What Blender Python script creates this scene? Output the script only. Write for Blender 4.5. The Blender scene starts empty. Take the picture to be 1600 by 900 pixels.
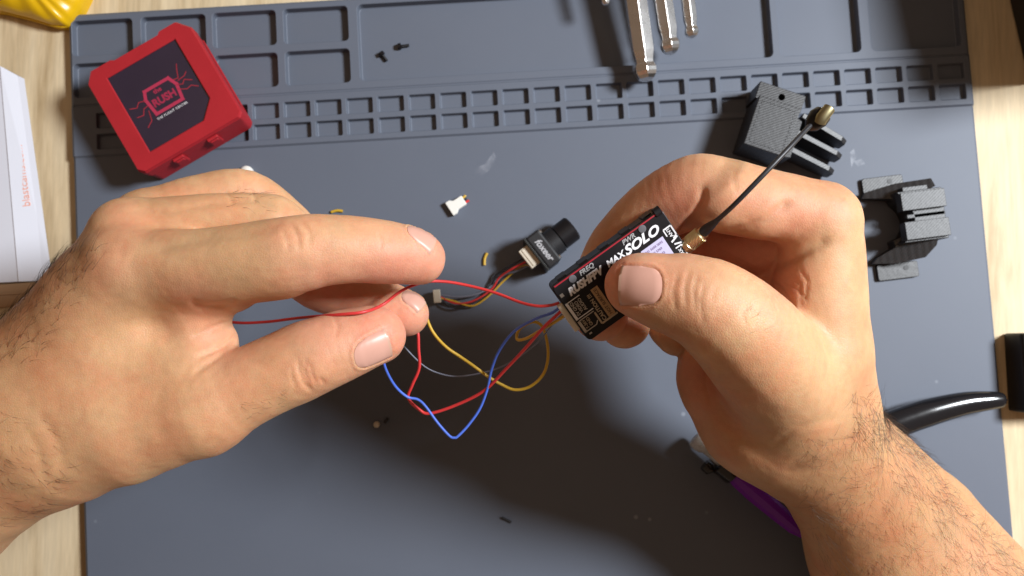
import bpy, bmesh, math, random
import numpy as np
from mathutils import Vector, Matrix

random.seed(7); RNG = np.random.default_rng(11)
S = 0.01                                   # everything below is measured in centimetres
sc = bpy.context.scene
col = sc.collection

# ------------------------------------------------------------------ camera
FPX, TILT, CAMZ = 1386.0, math.radians(3.5), 42.0
cam_d = bpy.data.cameras.new('camera'); cam = bpy.data.objects.new('camera', cam_d); col.objects.link(cam)
cam.location = (0, 0, CAMZ * S); cam.rotation_euler = (TILT, 0, 0)
cam_d.sensor_width = 36; cam_d.lens = 36 * FPX / 1600
cam_d.clip_start = 0.01; cam_d.clip_end = 20
cam_d.dof.use_dof = True; cam_d.dof.focus_distance = 0.285; cam_d.dof.aperture_fstop = 20.0
sc.camera = cam
# ------------------------------------------------------------------ world, lamps, exposure
w = bpy.data.worlds.new('World'); sc.world = w; w.use_nodes = True
bgn = w.node_tree.nodes['Background']
bgn.inputs[0].default_value = (1.0, 0.66, 0.43, 1); bgn.inputs[1].default_value = 0.17
def area(name, loc, target, size, power, color):
    l = bpy.data.lights.new(name, 'AREA'); l.shape = 'DISK'; l.size = size * S; l.energy = power; l.color = color
    o = bpy.data.objects.new(name, l); col.objects.link(o)
    o.location = Vector(loc) * S
    o.rotation_euler = (Vector(target) - Vector(loc)).to_track_quat('-Z', 'Y').to_euler()
    return o
area('desk_lamp_light', (76, 25, 84), (4, 0, 0), 24, 22.5, (0.92, 0.96, 1.0))
area('ceiling_light', (-30, 40, 150), (0, 0, 0), 60, 1.2, (1.0, 0.72, 0.5))
sc.view_settings.view_transform = 'Standard'; sc.view_settings.look = 'None'
sc.view_settings.exposure = 0.0; sc.view_settings.gamma = 1.0
sc.cycles.max_bounces = 8; sc.cycles.transparent_max_bounces = 8

# ------------------------------------------------------------------ helpers
_f = np.array([0, math.sin(TILT), -math.cos(TILT)]); _u = np.array([0, math.cos(TILT), math.sin(TILT)])
_r = np.array([1.0, 0, 0]); _c = np.array([0, 0, CAMZ])
def P(px, py, z):
    """point of the place at height z that lies on the photograph's ray (px, py)"""
    d = _f + _r * (px - 800) / FPX + _u * (450 - py) / FPX
    return _c + d * ((CAMZ - z) / -d[2])
def rad(rpx, px, py, z):
    d = _f + _r * (px - 800) / FPX + _u * (450 - py) / FPX
    return rpx / FPX * (CAMZ - z) / -d[2]
def to_px(V):
    q = V - _c; dep = q @ _f
    return 800 + (q @ _r) / dep * FPX, 450 - (q @ _u) / dep * FPX, dep

def link(o, parent=None):
    col.objects.link(o)
    if parent is not None: o.parent = parent
    return o
def thing(name, label, cat, loc=(0, 0, 0), rz=0.0, group=None):
    o = bpy.data.objects.new(name, None); o.empty_display_size = 0.01; link(o)
    o.location = Vector(loc) * S; o.rotation_euler = (0, 0, rz)
    o['label'] = label; o['category'] = cat
    if group: o['group'] = group
    return o
def tag(o, label, cat, group=None):
    o['label'] = label; o['category'] = cat
    if group: o['group'] = group
    return o
class B:
    """collects shapes (cm) into one mesh"""
    def __init__(s): s.v = []; s.f = []; s.m = []
    def add(s, vs, fs, mi=0):
        n = len(s.v); s.v += [tuple(map(float, v)) for v in vs]; s.f += [tuple(i + n for i in f) for f in fs]; s.m += [mi] * len(fs); return s
    def box(s, c, d, R=None, mi=0):
        c = np.array(c, float); h = np.array(d, float) / 2
        vs = [np.array([x, y, z]) * h for x in (-1, 1) for y in (-1, 1) for z in (-1, 1)]
        if R is not None: vs = [R @ v for v in vs]
        return s.add([c + v for v in vs], [(0, 1, 3, 2), (4, 6, 7, 5), (0, 4, 5, 1), (2, 3, 7, 6), (0, 2, 6, 4), (1, 5, 7, 3)], mi)
    def prism(s, poly, z0, z1, mi=0, fn=None):
        """poly counter-clockwise (x,y); z0,z1 numbers, or functions of (x,y)"""
        g = lambda z, p: z(p[0], p[1]) if callable(z) else z
        n = len(poly)
        vs = [(p[0], p[1], g(z0, p)) for p in poly] + [(p[0], p[1], g(z1, p)) for p in poly]
        if fn: vs = [fn(v) for v in vs]
        return s.add(vs, [tuple(range(n))[::-1], tuple(range(n, 2 * n))] + [(i, (i + 1) % n, n + (i + 1) % n, n + i) for i in range(n)], mi)
    def tube(s, pts, r, seg=10, caps=True, mi=0, up=None):
        pts = [np.array(p, float) for p in pts]; n = len(pts)
        rs = list(r) if hasattr(r, '__len__') else [r] * n
        ts = [pts[min(i + 1, n - 1)] - pts[max(i - 1, 0)] for i in range(n)]
        ts = [t / (np.linalg.norm(t) + 1e-9) for t in ts]
        a = np.array(up if up is not None else ([0, 0, 1.0] if abs(ts[0][2]) < .9 else [1.0, 0, 0]), float)
        vs = []
        for p, t, q in zip(pts, ts, rs):
            a = a - t * (a @ t); a /= np.linalg.norm(a); b = np.cross(t, a)
            qa, qb = q if isinstance(q, (tuple, list)) else (q, q)
            for k in range(seg):
                th = 2 * math.pi * k / seg
                vs.append(p + a * math.cos(th) * qa + b * math.sin(th) * qb)
        fs = [(i * seg + k, i * seg + (k + 1) % seg, (i + 1) * seg + (k + 1) % seg, (i + 1) * seg + k) for i in range(n - 1) for k in range(seg)]
        if caps: fs += [tuple(range(seg))[::-1], tuple((n - 1) * seg + k for k in range(seg))]
        return s.add(vs, fs, mi)
    def make(s, name, mats, parent=None, smooth=False, bevel=0.0, bseg=2, loc=None, auto=None):
        me = bpy.data.meshes.new(name)
        me.from_pydata([(x * S, y * S, z * S) for x, y, z in s.v], [], s.f)
        for m in (mats if isinstance(mats, (list, tuple)) else [mats]): me.materials.append(m)
        me.polygons.foreach_set('material_index', s.m)
        bm = bmesh.new(); bm.from_mesh(me); bmesh.ops.recalc_face_normals(bm, faces=bm.faces)
        if bevel > 0:
            ed = [e for e in bm.edges if len(e.link_faces) == 2 and e.calc_face_angle(0) > 0.5]
            bmesh.ops.bevel(bm, geom=ed, offset=bevel * S, segments=bseg, affect='EDGES', profile=.5, clamp_overlap=True)
        bm.to_mesh(me); bm.free()
        if smooth:
            me.shade_smooth()
            me.set_sharp_from_angle(angle=math.radians(auto or (70 if smooth else 35)))
        o = bpy.data.objects.new(name, me); link(o, parent)
        if loc is not None: o.location = Vector(loc) * S
        return o
def rrect(cx, cy, wx, wy, r, n=4, rot=0.0):
    out = []
    for sx, sy, a0 in ((1, 1, 0), (-1, 1, 90), (-1, -1, 180), (1, -1, 270)):
        for k in range(n + 1):
            a = math.radians(a0 + 90 * k / n)
            out.append((sx * (wx / 2 - r) + r * math.cos(a), sy * (wy / 2 - r) + r * math.sin(a)))
    c, s_ = math.cos(rot), math.sin(rot)
    return [(cx + x * c - y * s_, cy + x * s_ + y * c) for x, y in out]
def spline(pts, n=8):
    p = [np.array(q, float) for q in pts]; p = [2 * p[0] - p[1]] + p + [2 * p[-1] - p[-2]]; out = []
    for i in range(1, len(p) - 2):
        for k in range(n):
            t = k / n
            out.append(.5 * (2 * p[i] + (p[i + 1] - p[i - 1]) * t + (2 * p[i - 1] - 5 * p[i] + 4 * p[i + 1] - p[i + 2]) * t * t + (3 * p[i] - p[i - 1] - 3 * p[i + 1] + p[i + 2]) * t ** 3))
    out.append(p[-2]); return out
def rz3(a):
    c, s_ = math.cos(a), math.sin(a); return np.array([[c, -s_, 0], [s_, c, 0], [0, 0, 1.0]])

# ------------------------------------------------------------------ materials
def new_mat(name):
    m = bpy.data.materials.new(name); m.use_nodes = True
    return m, m.node_tree, m.node_tree.nodes['Principled BSDF']
def nd(t, kind, **kw):
    n = t.nodes.new(kind)
    for k, v in kw.items():
        if k.startswith('i_'): n.inputs[k[2:].replace('_', ' ')].default_value = v
        else: setattr(n, k, v)
    return n
def mat(name, c, rough=.5, metal=0, var=.08, vs=60, bump=.0, bs=400, spec=.5, trans=0, coat=0, rvar=.08, alpha=1, stretch=None):
    """c linear colour; var: colour variation; bump distance in cm"""
    m, t, b = new_mat(name)
    tc = nd(t, 'ShaderNodeTexCoord'); mp = nd(t, 'ShaderNodeMapping'); t.links.new(tc.outputs['Object'], mp.inputs[0])
    if stretch: mp.inputs['Scale'].default_value = stretch
    n1 = nd(t, 'ShaderNodeTexNoise', i_Scale=vs, i_Detail=5.0, i_Roughness=.6); t.links.new(mp.outputs[0], n1.inputs[0])
    mx = nd(t, 'ShaderNodeMix', data_type='RGBA')
    mx.inputs[6].default_value = (*[x * (1 - var) for x in c], 1); mx.inputs[7].default_value = (*[min(1, x * (1 + var)) for x in c], 1)
    t.links.new(n1.outputs[0], mx.inputs[0]); t.links.new(mx.outputs[2], b.inputs['Base Color'])
    mr = nd(t, 'ShaderNodeMapRange'); mr.inputs[3].default_value = max(0, rough - rvar); mr.inputs[4].default_value = min(1, rough + rvar)
    t.links.new(n1.outputs[0], mr.inputs[0]); t.links.new(mr.outputs[0], b.inputs['Roughness'])
    b.inputs['Metallic'].default_value = metal; b.inputs['Specular IOR Level'].default_value = spec
    b.inputs['Transmission Weight'].default_value = trans; b.inputs['Coat Weight'].default_value = coat
    b.inputs['Alpha'].default_value = alpha
    if bump:
        n2 = nd(t, 'ShaderNodeTexNoise', i_Scale=bs, i_Detail=3.0); t.links.new(mp.outputs[0], n2.inputs[0])
        bp = nd(t, 'ShaderNodeBump', i_Strength=1.0, i_Distance=bump * S); t.links.new(n2.outputs[0], bp.inputs['Height'])
        t.links.new(bp.outputs[0], b.inputs['Normal'])
    return m

def mat_silicone():
    m, t, b = new_mat('grey silicone')
    tc = nd(t, 'ShaderNodeTexCoord')
    n1 = nd(t, 'ShaderNodeTexNoise', i_Scale=12.0, i_Detail=6.0, i_Roughness=.65); t.links.new(tc.outputs['Object'], n1.inputs[0])
    r1 = nd(t, 'ShaderNodeMix', data_type='RGBA'); r1.inputs[6].default_value = (.100, .116, .152, 1); r1.inputs[7].default_value = (.120, .137, .174, 1)
    t.links.new(n1.outputs[0], r1.inputs[0])
    # pale specks of dust and dried smears
    v = nd(t, 'ShaderNodeTexVoronoi', i_Scale=55.0); t.links.new(tc.outputs['Object'], v.inputs[0])
    th = nd(t, 'ShaderNodeMapRange'); th.inputs[1].default_value = .035; th.inputs[2].default_value = .07; th.inputs[3].default_value = 1; th.inputs[4].default_value = 0
    t.links.new(v.outputs['Distance'], th.inputs[0])
    n3 = nd(t, 'ShaderNodeTexNoise', i_Scale=30.0, i_Detail=2.0); t.links.new(tc.outputs['Object'], n3.inputs[0])
    th3 = nd(t, 'ShaderNodeMapRange'); th3.inputs[1].default_value = .50; th3.inputs[2].default_value = .62; t.links.new(n3.outputs[0], th3.inputs[0])
    mu = nd(t, 'ShaderNodeMath', operation='MULTIPLY'); t.links.new(th.outputs[0], mu.inputs[0]); t.links.new(th3.outputs[0], mu.inputs[1])
    sm = nd(t, 'ShaderNodeMath', operation='MULTIPLY'); t.links.new(mu.outputs[0], sm.inputs[0]); sm.inputs[1].default_value = .35
    at = nd(t, 'ShaderNodeAttribute', attribute_name='smear')
    n4 = nd(t, 'ShaderNodeTexNoise', i_Scale=260.0, i_Detail=4.0); t.links.new(tc.outputs['Object'], n4.inputs[0])
    th4 = nd(t, 'ShaderNodeMapRange'); th4.inputs[1].default_value = .35; th4.inputs[2].default_value = .65; t.links.new(n4.outputs[0], th4.inputs[0])
    m4 = nd(t, 'ShaderNodeMath', operation='MULTIPLY'); t.links.new(at.outputs['Fac'], m4.inputs[0]); t.links.new(th4.outputs[0], m4.inputs[1])
    ad = nd(t, 'ShaderNodeMath', operation='ADD', use_clamp=True); t.links.new(sm.outputs[0], ad.inputs[0]); t.links.new(m4.outputs[0], ad.inputs[1])
    mx = nd(t, 'ShaderNodeMix', data_type='RGBA'); mx.inputs[7].default_value = (.42, .45, .50, 1)
    t.links.new(ad.outputs[0], mx.inputs[0]); t.links.new(r1.outputs[2], mx.inputs[6]); t.links.new(mx.outputs[2], b.inputs['Base Color'])
    b.inputs['Roughness'].default_value = .55; b.inputs['Specular IOR Level'].default_value = .36
    n2 = nd(t, 'ShaderNodeTexNoise', i_Scale=1400.0, i_Detail=2.0); t.links.new(tc.outputs['Object'], n2.inputs[0])
    bp = nd(t, 'ShaderNodeBump', i_Strength=.5, i_Distance=.004 * S); t.links.new(n2.outputs[0], bp.inputs['Height']); t.links.new(bp.outputs[0], b.inputs['Normal'])
    return m
def mat_wood():
    m, t, b = new_mat('pale wood')
    tc = nd(t, 'ShaderNodeTexCoord'); mp = nd(t, 'ShaderNodeMapping'); mp.inputs['Scale'].default_value = (1, .09, 1); mp.inputs['Rotation'].default_value = (0, 0, math.radians(-3))
    t.links.new(tc.outputs['Object'], mp.inputs[0])
    n1 = nd(t, 'ShaderNodeTexNoise', i_Scale=75.0, i_Detail=7.0, i_Roughness=.62, i_Distortion=.6); t.links.new(mp.outputs[0], n1.inputs[0])
    n2 = nd(t, 'ShaderNodeTexNoise', i_Scale=700.0, i_Detail=3.0); t.links.new(mp.outputs[0], n2.inputs[0])
    cr = nd(t, 'ShaderNodeValToRGB'); e = cr.color_ramp.elements
    e[0].position = .3; e[0].color = (.53, .39, .22, 1); e[1].position = .72; e[1].color = (.84, .70, .48, 1)
    x = e.new(.5); x.color = (.75, .60, .385, 1)
    t.links.new(n1.outputs[0], cr.inputs[0])
    mx = nd(t, 'ShaderNodeMix', data_type='RGBA', blend_type='MULTIPLY'); mx.inputs[0].default_value = .35
    t.links.new(cr.outputs[0], mx.inputs[6]); t.links.new(n2.outputs[0], mx.inputs[7]); t.links.new(mx.outputs[2], b.inputs['Base Color'])
    b.inputs['Roughness'].default_value = .55; b.inputs['Specular IOR Level'].default_value = .25
    bp = nd(t, 'ShaderNodeBump', i_Strength=.6, i_Distance=.01 * S); t.links.new(n1.outputs[0], bp.inputs['Height']); t.links.new(bp.outputs[0], b.inputs['Normal'])
    return m
def mat_skin():
    m, t, b = new_mat('skin')
    tc = nd(t, 'ShaderNodeTexCoord')
    at = nd(t, 'ShaderNodeAttribute', attribute_name='tone')
    n1 = nd(t, 'ShaderNodeTexNoise', i_Scale=70.0, i_Detail=5.0, i_Roughness=.6); t.links.new(tc.outputs['Object'], n1.inputs[0])
    n2 = nd(t, 'ShaderNodeTexNoise', i_Scale=420.0, i_Detail=3.0); t.links.new(tc.outputs['Object'], n2.inputs[0])
    cr = nd(t, 'ShaderNodeMapRange'); cr.inputs[1].default_value = .3; cr.inputs[2].default_value = .7; cr.inputs[3].default_value = .92; cr.inputs[4].default_value = 1.07
    t.links.new(n1.outputs[0], cr.inputs[0])
    cr2 = nd(t, 'ShaderNodeMapRange'); cr2.inputs[1].default_value = .3; cr2.inputs[2].default_value = .7; cr2.inputs[3].default_value = .96; cr2.inputs[4].default_value = 1.04
    t.links.new(n2.outputs[0], cr2.inputs[0])
    mu = nd(t, 'ShaderNodeMath', operation='MULTIPLY'); t.links.new(cr.outputs[0], mu.inputs[0]); t.links.new(cr2.outputs[0], mu.inputs[1])
    vm = nd(t, 'ShaderNodeVectorMath', operation='SCALE'); t.links.new(at.outputs['Color'], vm.inputs[0]); t.links.new(mu.outputs[0], vm.inputs['Scale'])
    n5 = nd(t, 'ShaderNodeTexNoise', i_Scale=48.0, i_Detail=4.0, i_Roughness=.7); t.links.new(tc.outputs['Object'], n5.inputs[0])
    r5 = nd(t, 'ShaderNodeMapRange'); r5.inputs[1].default_value = .42; r5.inputs[2].default_value = .68; t.links.new(n5.outputs[0], r5.inputs[0])
    m5 = nd(t, 'ShaderNodeMix', data_type='RGBA', blend_type='MULTIPLY'); m5.inputs[7].default_value = (1.0, .80, .78, 1)
    t.links.new(r5.outputs[0], m5.inputs[0]); t.links.new(vm.outputs[0], m5.inputs[6]); t.links.new(m5.outputs[2], b.inputs['Base Color'])
    n6 = nd(t, 'ShaderNodeMapRange'); n6.inputs[3].default_value = .42; n6.inputs[4].default_value = .62; t.links.new(n2.outputs[0], n6.inputs[0])
    t.links.new(n6.outputs[0], b.inputs['Roughness']); b.inputs['Specular IOR Level'].default_value = .36
    b.inputs['Subsurface Weight'].default_value = .55; b.inputs['Subsurface Radius'].default_value = (1.0, .33, .17); b.inputs['Subsurface Scale'].default_value = .0035
    # fine skin relief: a net of tiny furrows and pores
    v = nd(t, 'ShaderNodeTexVoronoi', i_Scale=1150.0, feature='DISTANCE_TO_EDGE'); t.links.new(tc.outputs['Object'], v.inputs[0])
    mp2 = nd(t, 'ShaderNodeMapRange'); mp2.inputs[2].default_value = .18; t.links.new(v.outputs['Distance'], mp2.inputs[0])
    b1 = nd(t, 'ShaderNodeBump', i_Strength=.6, i_Distance=.006 * S); t.links.new(mp2.outputs[0], b1.inputs['Height'])
    b2 = nd(t, 'ShaderNodeBump', i_Strength=.5, i_Distance=.007 * S); t.links.new(n2.outputs[0], b2.inputs['Height']); t.links.new(b1.outputs[0], b2.inputs['Normal'])
    n3 = nd(t, 'ShaderNodeTexNoise', i_Scale=160.0, i_Detail=3.0); t.links.new(tc.outputs['Object'], n3.inputs[0])
    b3 = nd(t, 'ShaderNodeBump', i_Strength=.4, i_Distance=.018 * S); t.links.new(n3.outputs[0], b3.inputs['Height']); t.links.new(b2.outputs[0], b3.inputs['Normal'])
    t.links.new(b3.outputs[0], b.inputs['Normal'])
    return m
M = {}
M['silicone'] = mat_silicone(); M['wood'] = mat_wood(); M['skin'] = mat_skin()
M['nail'] = mat('fingernail', (.60, .33, .255), .36, var=.06, vs=200, spec=.35)
M['nailtip'] = mat('fingernail edge', (.56, .34, .25), .35, var=.05)
M['hair'] = mat('body hair', (.028, .017, .011), .5)
M['red'] = mat('red plastic', (.37, .017, .024), .52, var=.14, bump=.004, bs=900, spec=.25)
M['reddark'] = mat('dark red print', (.30, .018, .035), .45)
M['navy'] = mat('dark printed sticker', (.022, .014, .030), .38, var=.15)
M['white'] = mat('white print', (.72, .72, .74), .5)
M['black'] = mat('black enamel', (.009, .008, .009), .36, var=.2, spec=.25)
M['blackm'] = mat('black plastic', (.013, .013, .015), .5, var=.2, bump=.004, bs=800, spec=.4)
M['gloss'] = mat('glossy black rubber grip', (.010, .010, .012), .18, var=.1, coat=.3)
M['pcb'] = mat('black circuit board', (.015, .017, .016), .4)
M['chrome'] = mat('polished steel', (.82, .81, .80), .27, metal=1, var=.06, bump=.003, bs=500)
M['steel'] = mat('worn steel', (.55, .53, .50), .32, metal=1, var=.15)
M['gold'] = mat('gold plating', (.92, .80, .52), .3, metal=1, var=.1)
M['brass'] = mat('tarnished brass', (.30, .26, .15), .45, metal=1, var=.15)
M['cream'] = mat('cream nylon connector', (.62, .55, .44), .5, var=.06)
M['whitep'] = mat('white nylon', (.78, .77, .72), .45, var=.05)
M['rwire'] = mat('red silicone wire', (.60, .035, .035), .42)
M['bwire'] = mat('blue silicone wire', (.07, .15, .62), .42)
M['ywire'] = mat('yellow silicone wire', (.58, .36, .03), .45)
M['kwire'] = mat('black silicone wire', (.02, .02, .024), .45)
M['gwire'] = mat('grey silicone wire', (.16, .17, .22), .45)
M['paper'] = mat('white glossy card', (.70, .72, .80), .6, var=.03, vs=20, spec=.2)
M['orange'] = mat('orange print', (.82, .38, .28), .5)
M['cardb'] = mat('brown cardboard', (.36, .22, .12), .7)
M['yellow'] = mat('yellow plastic film', (.72, .43, .005), .3, var=.12, vs=25, bump=.02, bs=30)
M['purple'] = mat('purple translucent plastic', (.24, .02, .50), .2, trans=.2, var=.2)
M['clear'] = mat('frosted clear plastic', (.55, .52, .48), .28, trans=.35)
M['tan'] = mat('tan label', (.42, .27, .14), .5, var=.1)
M['lilac'] = mat('lilac label', (.50, .48, .66), .4, var=.05)
M['glass'] = mat('lens glass', (.01, .012, .02), .05, coat=1)
M['greyp'] = mat('grey button', (.10, .10, .11), .4)
def mat_print3d(name, c, ang):
    m, t, b = new_mat(name)
    tc = nd(t, 'ShaderNodeTexCoord'); mp = nd(t, 'ShaderNodeMapping'); mp.inputs['Rotation'].default_value = (0, 0, ang); t.links.new(tc.outputs['Object'], mp.inputs[0])
    wv = nd(t, 'ShaderNodeTexWave', i_Scale=290.0, i_Distortion=.6, i_Detail=1.0); t.links.new(mp.outputs[0], wv.inputs[0])
    wz = nd(t, 'ShaderNodeTexWave', i_Scale=260.0, bands_direction='Z'); t.links.new(tc.outputs['Object'], wz.inputs[0])
    n = nd(t, 'ShaderNodeTexNoise', i_Scale=500.0, i_Detail=3.0); t.links.new(tc.outputs['Object'], n.inputs[0])
    mx = nd(t, 'ShaderNodeMix', data_type='RGBA'); mx.inputs[6].default_value = (*[x * .8 for x in c], 1); mx.inputs[7].default_value = (*[x * 1.25 for x in c], 1)
    t.links.new(n.outputs[0], mx.inputs[0]); t.links.new(mx.outputs[2], b.inputs['Base Color'])
    b.inputs['Roughness'].default_value = .46; b.inputs['Specular IOR Level'].default_value = .6
    b1 = nd(t, 'ShaderNodeBump', i_Strength=.7, i_Distance=.0045 * S); t.links.new(wv.outputs[0], b1.inputs['Height'])
    b2 = nd(t, 'ShaderNodeBump', i_Strength=.8, i_Distance=.006 * S); t.links.new(wz.outputs[0], b2.inputs['Height']); t.links.new(b1.outputs[0], b2.inputs['Normal'])
    b3 = nd(t, 'ShaderNodeBump', i_Strength=.5, i_Distance=.012 * S); t.links.new(n.outputs[0], b3.inputs['Height']); t.links.new(b2.outputs[0], b3.inputs['Normal'])
    t.links.new(b3.outputs[0], b.inputs['Normal'])
    return m
M['print3d'] = mat_print3d('black 3D printed plastic', (.014, .014, .016), .9)

def text_mesh(name, body, size, m, parent, R, o, shear=0, bold=0.0, align='CENTER', ext=.004, sx=1.0, space=1.0):
    """flat print: R 3x3 (columns x, y, normal) and origin o in cm, in the parent's space"""
    cu = bpy.data.curves.new(name, 'FONT'); cu.body = body; cu.size = size * S; cu.align_x = align; cu.align_y = 'CENTER'
    cu.shear = shear; cu.offset = bold * S; cu.extrude = ext * S; cu.space_character = space; cu.resolution_u = 3
    ob = bpy.data.objects.new(name + '_tmp', cu); col.objects.link(ob)
    dg = bpy.context.evaluated_depsgraph_get(); me = bpy.data.meshes.new_from_object(ob.evaluated_get(dg))
    bpy.data.objects.remove(ob); bpy.data.curves.remove(cu)
    me.name = name
    T = Matrix(((R[0][0] * sx, R[0][1], R[0][2], o[0] * S), (R[1][0] * sx, R[1][1], R[1][2], o[1] * S), (R[2][0] * sx, R[2][1], R[2][2], o[2] * S), (0, 0, 0, 1)))
    me.transform(T); me.materials.clear(); me.materials.append(m)
    x = bpy.data.objects.new(name, me); link(x, parent); return x
I3 = np.eye(3)

# ================================================================== THE SETTING: desk
b = B().box((6, 1, -2.3), (90, 70, 3.6))
desk = b.make('desk_surface', M['wood'], bevel=.15); desk['kind'] = 'structure'

# ================================================================== repair mat
MA = math.radians(3.3877)
mat_obj_root = thing('repair_mat', 'dark grey silicone work mat with rows of small recessed trays', 'work mat', (0, 0, 0), MA)
X0, X1, Y0, Y1 = -20.45, 22.82, -20.0, 17.02
LV_WORK, LV_STRIP, LV_TOP = 0.0, 0.10, 0.06
def pockets_panel(b, x0, x1, y0, y1, z, xs, ys, pk):
    """a panel at height z split at xs/ys; pk maps tile (i,j) -> (cx,cy,w,h,r,depth) of its pocket"""
    for i in range(len(xs) - 1):
        for j in range(len(ys) - 1):
            a, c, d, e = xs[i], xs[i + 1], ys[j], ys[j + 1]
            if (i, j) not in pk:
                b.add([(a, d, z), (c, d, z), (c, e, z), (a, e, z)], [(0, 1, 2, 3)]); continue
            cx, cy, w_, h_, r, dep = pk[(i, j)]
            n = 4; rings = []
            rings.append(rrect(cx, cy, w_ + .05, h_ + .05, r + .025, n)); rings.append(rrect(cx, cy, w_, h_, r, n))
            rings.append(rrect(cx, cy, w_ - .07, h_ - .07, max(.03, r - .02), n)); rings.append(rrect(cx, cy, w_ - .15, h_ - .15, max(.02, r - .05), n))
            zs = [z, z - .025, z - dep + .03, z - dep]
            N = len(rings[0]); vs = []
            for rg, zz in zip(rings, zs): vs += [(p[0], p[1], zz) for p in rg]
            fs = []
            for q in range(3):
                for k in range(N): fs.append((q * N + k, q * N + (k + 1) % N, (q + 1) * N + (k + 1) % N, (q + 1) * N + k))
            fs.append(tuple(3 * N + k for k in range(N)))
            cor = [(c, e, z), (a, e, z), (a, d, z), (c, d, z)]; o = len(vs); vs += cor
            for q in range(4):
                for k in range(n): fs.append((o + q, q * (n + 1) + k, q * (n + 1) + k + 1))
                k0 = q * (n + 1) + n; k1 = ((q + 1) % 4) * (n + 1)
                fs.append((o + q, k0, k1, o + (q + 1) % 4))
            b.add(vs, fs)
b = B()
# work area
gx = np.linspace(X0 + .12, X1 - .12, 88); gy = np.linspace(Y0 + .1, 10.0, 61)
n0 = len(b.v)
vs = [(x, y, LV_WORK) for y in gy for x in gx]; nx = len(gx)
b.add(vs, [(j * nx + i, j * nx + i + 1, (j + 1) * nx + i + 1, (j + 1) * nx + i) for j in range(len(gy) - 1) for i in range(nx - 1)])
b.add([(X0 + .12, 10.0, 0), (X1 - .12, 10.0, 0), (X1 - .12, 10.09, .10), (X0 + .12, 10.09, .10)], [(0, 1, 2, 3)])
# strip of small trays (two rows of 28)
cw = 1.498; xr = [22.45 - cw * k for k in range(28)][::-1]
xs = [X0 + .12] + [x + .12 for x in xr]; xs[-1] = X1 - .12
xs[0] = X0 + .12
xs = [X0 + .12, xr[0] - 1.25 - .12] + [x + .125 for x in xr[:-1]] + [X1 - .12]
ys = [10.09, 11.225, 12.44]
pk = {}
for k, x in enumerate(xr):
    pk[(k + 1, 0)] = (x - .625, 10.72, 1.25, .74, .07, .27); pk[(k + 1, 1)] = (x - .625, 11.74, 1.25, .74, .07, .27)
pockets_panel(b, X0, X1, 10.09, 12.44, LV_STRIP, xs, ys, pk)
b.add([(X0 + .12, 12.44, .10), (X1 - .12, 12.44, .10), (X1 - .12, 12.49, .02), (X0 + .12, 12.49, .02), (X1 - .12, 12.54, .02), (X0 + .12, 12.54, .02), (X1 - .12, 12.6, .06), (X0 + .12, 12.6, .06)], [(0, 1, 2, 3), (3, 2, 4, 5), (5, 4, 6, 7)])
# upper trays
xs = [X0 + .12, -17.15, -13.67, -10.3, -6.75, 13.55, 17.85, X1 - .12]; ys = [12.6, 14.78, Y1 - .12]
pk = {}
for i, (cx, w_) in enumerate(((-18.85, 2.9), (-15.42, 3.1), (-12.0, 3.05), (-8.55, 3.1))):
    pk[(i, 0)] = (cx, 13.75, w_, 1.66, .2, .42); pk[(i, 1)] = (cx, 15.82, w_, 1.72, .2, .42)
pockets_panel(b, X0, -6.75, 12.6, Y1, LV_TOP, xs[:5], ys, pk)
pk = {(0, 0): (3.42, 14.82, 19.9, 3.75, .25, .42), (1, 0): (15.68, 14.82, 3.9, 3.75, .25, .42), (2, 0): (20.3, 14.82, 4.35, 3.75, .25, .42)}
pockets_panel(b, -6.75, X1, 12.6, Y1, LV_TOP, xs[4:], [12.6, Y1 - .12], pk)
# rounded outer edge down to the desk
edge = [(X0 + .12, Y0 + .1, 0), (X1 - .12, Y0 + .1, 0), (X1 - .12, 10.0, 0), (X1 - .12, 10.09, .1), (X1 - .12, 12.44, .1), (X1 - .12, 12.6, .06), (X1 - .12, Y1 - .12, .06),
        (X0 + .12, Y1 - .12, .06), (X0 + .12, 12.6, .06), (X0 + .12, 12.44, .1), (X0 + .12, 10.09, .1), (X0 + .12, 10.0, 0)]
out = []
for x, y, z in edge:
    ox = .12 * (1 if x > 0 else -1); oy = .12 if y > 16 else (-.1 if y < -15 else 0)
    out.append((x + ox, y + oy, z - .08))
N = len(edge)
b.add(edge + out + [(x, y, -.5) for x, y, z in out], [(i, (i + 1) % N, N + (i + 1) % N, N + i) for i in range(N)] + [(N + i, N + (i + 1) % N, 2 * N + (i + 1) % N, 2 * N + i) for i in range(N)])
me = b.make('mat_sheet', M['silicone'], mat_obj_root)
# dried smears on the working surface, as an attribute of the sheet
pts = np.array([v.co[:] for v in me.data.vertices]) / S
Wp = (rz3(MA) @ pts.T).T; px, py, _ = to_px(Wp)
sm = np.zeros(len(pts))
me.data.attributes.new('smear', 'FLOAT', 'POINT').data.foreach_set('value', sm)

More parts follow.
